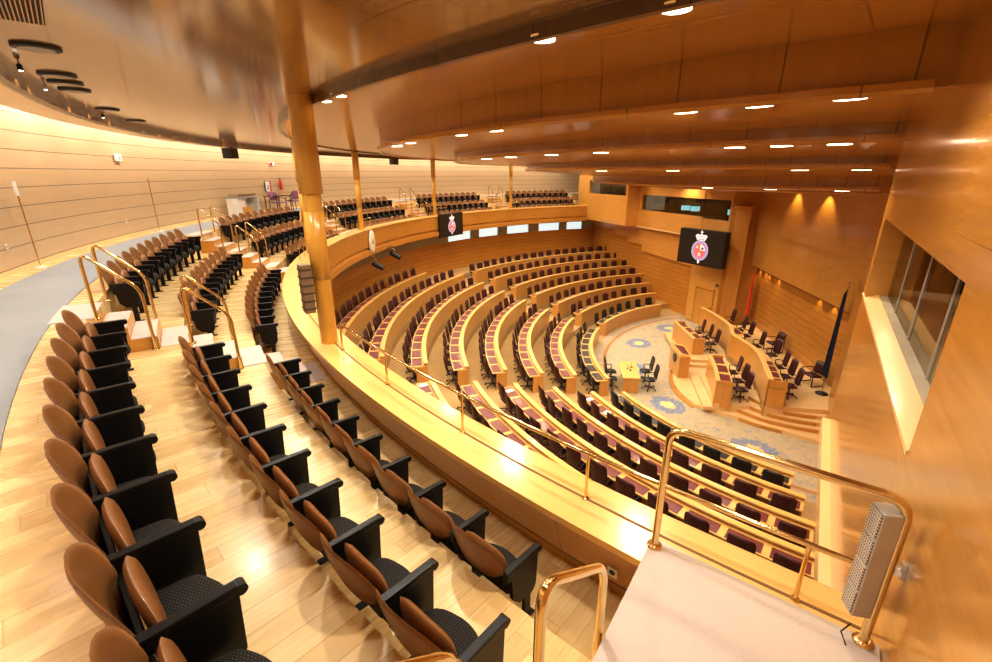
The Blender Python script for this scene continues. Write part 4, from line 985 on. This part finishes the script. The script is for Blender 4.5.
def sidechair(p, rz, lab):
    t = thing('visitor_chair', lab, 'chair', p, rz, 'mauve visitor chairs')
    q = MB(); q.add(*pad_mesh(rrect(.50, .48, .06), lambda x, y, d: Vector((x, y, .45+d)), .05, .03), smooth=True); link('seat', q.mesh('seat', M['purple']), t)
    q = MB(); q.add(*pad_mesh(rrect(.50, .40, .08), lambda x, y, d: Vector((x, -.25-y*.15+d, .75+y)), .05, .03), smooth=True); link('backrest', q.mesh('backrest', M['purple']), t)
    for sx in (-1, 1):
        x = .27*sx; q = MB(); q.tube([(x, .22, 0), (x, .22, .62), (x, -.2, .66), (x, -.26, .85)], .018, 8); q.tube([(x, -.28, 0), (x, -.24, .6)], .018, 8); link('frame', q.mesh('frame', M['brass'] if False else M['maroon']), t)
sidechair(pol(25.95, 173.9, zz(-1.768)), R(260), 'mauve visitor chair in front of the small table, nearer the cabinet')
sidechair(pol(26.05, 170.6, zz(-1.768)), R(60), 'mauve visitor chair at the right end of the small table')
# hanging loudspeakers
for (th, r, z, lab) in ((182.5, 26.3, .70, 'black box loudspeaker hanging under the ceiling lip on the left'), (150.4, 26.3, .70, 'black box loudspeaker hanging under the ceiling lip near the centre')):
    p = pol(r-.7, th, zz(z)); t = thing('hanging_loudspeaker', lab, 'loudspeaker', p, R(th), 'loudspeakers under the ceiling lip')
    q = MB(); q.box((0, 0, 0), (.36, .52, .36), bev=.02); link('cabinet', q.mesh('cabinet', M['darkplastic']), t); q = MB(); q.box((-.185, 0, 0), (.012, .46, .30)); link('grille', q.mesh('grille', M['boothdark']), t)
    q = MB(); q.tube([(0, 0, .17), (0, 0, .25)], .03, 8); link('hanger', q.mesh('hanger', M['darkplastic']), t)
# ceiling diffusers, grille and spots over the walkway
CZ = zz(1.0)
for k, (th, lab) in enumerate(((218.5, 'round blue-glass ceiling fitting nearest the air grille'), (215.2, 'second round blue-glass ceiling fitting from the air grille'), (213.9, 'third round ceiling fitting from the air grille'), (212.5, 'fourth round ceiling fitting from the air grille'),
                               (207.5, 'fifth round ceiling fitting along the gallery ceiling'), (203.0, 'sixth round ceiling fitting along the gallery ceiling'))):
    p = pol(24.72, th, CZ); t = thing('ceiling_fitting', lab, 'ceiling light', p, 0, 'round ceiling fittings')
    q = MB(); q.lathe((0, 0, -.022), [(.135, 0), (.165, .004), (.165, .022)], 28); link('bezel', q.mesh('bezel', M['darkplastic']), t); q = MB(); q.lathe((0, 0, -.026), [(.125, 0), (.125, .006)], 28); link('lens', q.mesh('lens', M['bluedisc']), t)
p = pol(24.76, 221.6, CZ); t = thing('air_grille', 'dark slatted air grille in the gallery ceiling', 'vent', p, R(221.6))
q = MB(); q.box((0, 0, -.006), (.30, .86, .012)); link('frame', q.mesh('frame', M['boothdark']), t)
for k in range(13): q = MB(); q.box((-.138+.023*k, 0, -.016), (.007, .84, .012)); link('slat', q.mesh('slat', M['parapet']), t)
for k, th in enumerate((216.6, 213.6, 206.0)):
    p = pol(24.93, th, CZ); t = thing('wall_washer_spot', '%s small ceiling spotlight along the dark ceiling edge from the left' % ORD[k+1], 'spotlight', p, R(th), 'spotlights along the ceiling edge')
    q = MB(); q.tube([(0, 0, 0), (0, 0, -.03)], .007, 8); link('stem', q.mesh('stem', M['chrome']), t)
    q = MB(); q.lathe((0, 0, -.11), [(.018, .03), (.022, .035), (.022, .08), (.012, .09)], 14); link('can', q.mesh('can', M['white' if k == 1 else 'darkplastic']), t)
    q = MB(); q.lathe((0, 0, -.083), [(.016, 0), (.016, .005)], 14); link('lens', q.mesh('lens', M['lampcool']), t)
# recessed downlights in the steps of the chamber ceiling
TN = ['outermost', 'second', 'third', 'fourth', 'fifth']
for k, (r, z, ths) in enumerate(((22.05, .938, (229.0, 226.45, 217.4, 215.9)), (19.42, .678, (230.95, 228.67, 226.4, 216.7, 213.4, 205.3, 201.0)), (16.88, .395, (230.3, 227.9, 225.7, 217.0, 212.0, 206.0, 200.5)), (14.0, .07, (231.0, 227.0, 216.0, 206.0)), (11.1, -.385, (229, 221, 212)))):
    for j, th in enumerate(ths):
        p = pol(r-.05, th, zz(z)); t = thing('recessed_downlight', '%s downlight from the near wall under the %s ceiling step' % (ORD[j+1], TN[k]), 'ceiling light', p, 0, 'downlights under the ceiling steps')
        q = MB(); f_ = .62 if k == 0 else 1.0; q.lathe((0, 0, -.02), [(.15*f_, 0), (.17*f_, .005), (.17*f_, .02)], 24); link('trim_ring', q.mesh('trim_ring', M['brass']), t); q = MB(); q.lathe((0, 0, -.024), [(.145*f_, 0), (.145*f_, .006)], 24); link('lens', q.mesh('lens', M['lamp']), t)
# things in the boxes
for k in range(5):
    p = fal(4.2+.8*k, .75, zz(-2.05)); t = thing('box_chair', '%s dark chair behind the glass of the far gallery box from the left' % ORD[k+1], 'chair', p, math.atan2(FN.y, FN.x)-pi/2+pi, 'dark chairs in the far box')
    q = MB(); q.box((0, 0, .45), (.5, .5, .08), bev=.02); link('seat', q.mesh('seat', M['blackleather']), t); q = MB(); q.box((0, -.26, .72), (.5, .07, .5), bev=.03); link('backrest', q.mesh('backrest', M['blackleather']), t)
    q = MB(); q.tube([(0, 0, 0), (0, 0, .42)], .04, 8); q.lathe((0, 0, 0), [(.22, 0), (.22, .02), (.05, .04)], 14); link('pedestal', q.mesh('pedestal', M['darkplastic']), t)
q = MB(); wallp(q, F0+FN*.26, FD, FN, 1.6, 8.8, -2.10, -2.05, 1.1); struct('trim_15', q, M['farwall'])
for k, (x, lab) in enumerate(((13.3, 'glowing blue monitor behind the control room glass, left one'), (14.2, 'glowing blue monitor behind the control room glass, middle one'), (17.2, 'small glowing monitor at the right of the control room window'))):
    b_ = P2+FD*x+FN*(.62 if k < 2 else .62); t = thing('monitor', lab, 'monitor', (b_.x, b_.y, zz(cw0)-.02), R(-25), 'control room monitors')
    w_ = .6 if k < 2 else .5; q = MB(); q.box((0, 0, .40), (w_, .05, .36), bev=.008); link('housing', q.mesh('housing', M['darkplastic']), t)
    for dy in (-.03, .03): q = MB(); q.box((0, dy, .40), (w_-.05, .006, .31)); link('display', q.mesh('display', M['monitor']), t)
    q = MB(); q.box((0, 0, .12), (.05, .04, .24)); q.box((0, 0, .01), (.25, .16, .02)); link('stand', q.mesh('stand', M['darkplastic']), t)
# small camera dome on the near side of the podium wall
v = st(-2.05, -4.55, zz(-1.9))
# ================================================================== CAMERA AND LIGHT
cam = bpy.data.cameras.new('camera'); co = link('camera', cam); sc.camera = co
cam.sensor_width = 36; cam.lens = 460/992*36; cam.clip_start = .05; cam.clip_end = 300
pitch = math.atan((331-173)/460)
co.location = (0, 0, Z0); co.rotation_euler = (pi/2-pitch, 0, 0)

def spot(p, e, c_=(1, .80, .52), ang=120, rad=.10, blend=.6, to=None):
    l = bpy.data.lights.new('downlight', 'SPOT'); l.energy = e; l.color = c_; l.spot_size = R(ang); l.spot_blend = blend; l.shadow_soft_size = rad
    o = link('spot_lamp', l); o.location = p
    if to is not None: o.rotation_euler = (Vector(to)-Vector(p)).to_track_quat('-Z', 'Y').to_euler()
    return o
def area(p, e, sx, sy, c_=(1, .84, .58), to=None, rz=0):
    l = bpy.data.lights.new('ceiling_panel', 'AREA'); l.shape = 'RECTANGLE'; l.size = sx; l.size_y = sy; l.energy = e; l.color = c_
    o = link('ceiling_panel_lamp', l); o.location = p
    if to is not None: o.rotation_euler = (Vector(to)-Vector(p)).to_track_quat('-Z', 'Y').to_euler()
    return o
WARM = (1, .82, .55); NEUT = (1, .93, .80)
# downlights in the ceiling steps over the chamber
for (r, z, e, dth, off) in ((21.3, .88, 130, 9.12, 0), (18.9, .60, 250, 9.12, 4.5), (16.4, .34, 270, 9.12, 0), (13.6, .0, 250, 13.7, 4.5), (10.6, -.44, 250, 18.2, 0)):
    th = 112+off
    while th < 231:
        spot(pol(r, th, zz(z)), e, WARM, 150, .12); th += dth
# over the podium
for (s, t) in ((-5, 5), (-5, 1), (-5, -3), (-8, -6), (-8, 3), (-8, 0)): spot(st(s, t, zz(-.56)), 270, NEUT, 140, .12)
# added fill spots over the gallery seats, without fittings, to brighten floor and rows
th = 112
while th < 234:
    spot(pol(23.9, th, zz(.98)), 135 if th < 218 else 120, NEUT, 155, .15); spot(pol(22.7, th+3.5, zz(.98)), 190, NEUT, 150, .05); th += 7.0
# cove washing the back wall
th = 112
while th < 252:
    q = pol(25.95, th, zz(1.5)); spot(q, 105, (1, .95, .86), 160, .15, to=pol(27.0, th, zz(.2))); th += 4.0
w = bpy.data.worlds.new('world'); sc.world = w; w.use_nodes = True
w.node_tree.nodes['Background'].inputs[0].default_value = (1, .86, .66, 1); w.node_tree.nodes['Background'].inputs[1].default_value = .20
sc.view_settings.view_transform = 'Standard'; sc.view_settings.look = 'None'; sc.view_settings.exposure = 0.27; sc.view_settings.gamma = 0.86
sc.cycles.use_denoising = True
sc.cycles.max_bounces = 8; sc.cycles.diffuse_bounces = 4; sc.cycles.glossy_bounces = 4
sc.cycles.sample_clamp_indirect = 6.0
sc.cycles.caustics_reflective = False; sc.cycles.caustics_refractive = False

# small spots grazing the dark edge of the gallery ceiling
for th in (219.5, 217.0, 214.9, 213.6, 209.0, 206.5, 203.8, 199.0, 196.6, 194.3, 192.0, 186.0, 183.0, 180.0, 177.0, 174.0):
    spot(pol(24.96, th, zz(.985)), 9, (1, .78, .42), 55, .004, .4, to=pol(25.08, th, zz(.87)))

# warm spots under the overhang and at the top of the podium wall
for tt in (6.0, 5.2, 4.77, 3.56, -.54, -1.7):
    q = st(-1.42, tt, zz(-5.03)); spot(q, 26, (1, .72, .30), 75, .02, .7, to=st(-1.25, tt, zz(-7.5)))
for tt in (2.26, -.42):
    q = st(-2.15, tt, zz(-.55)); spot(q, 150, (1, .76, .38), 85, .03, .7, to=st(-1.74, tt, zz(-3)))
for al in (10.5, 13.5):
    q = fal(al, .75, zz(.0)); spot(q, 50, (1, .78, .42), 80, .03, .7, to=fal(al, 1.0, zz(-2)))
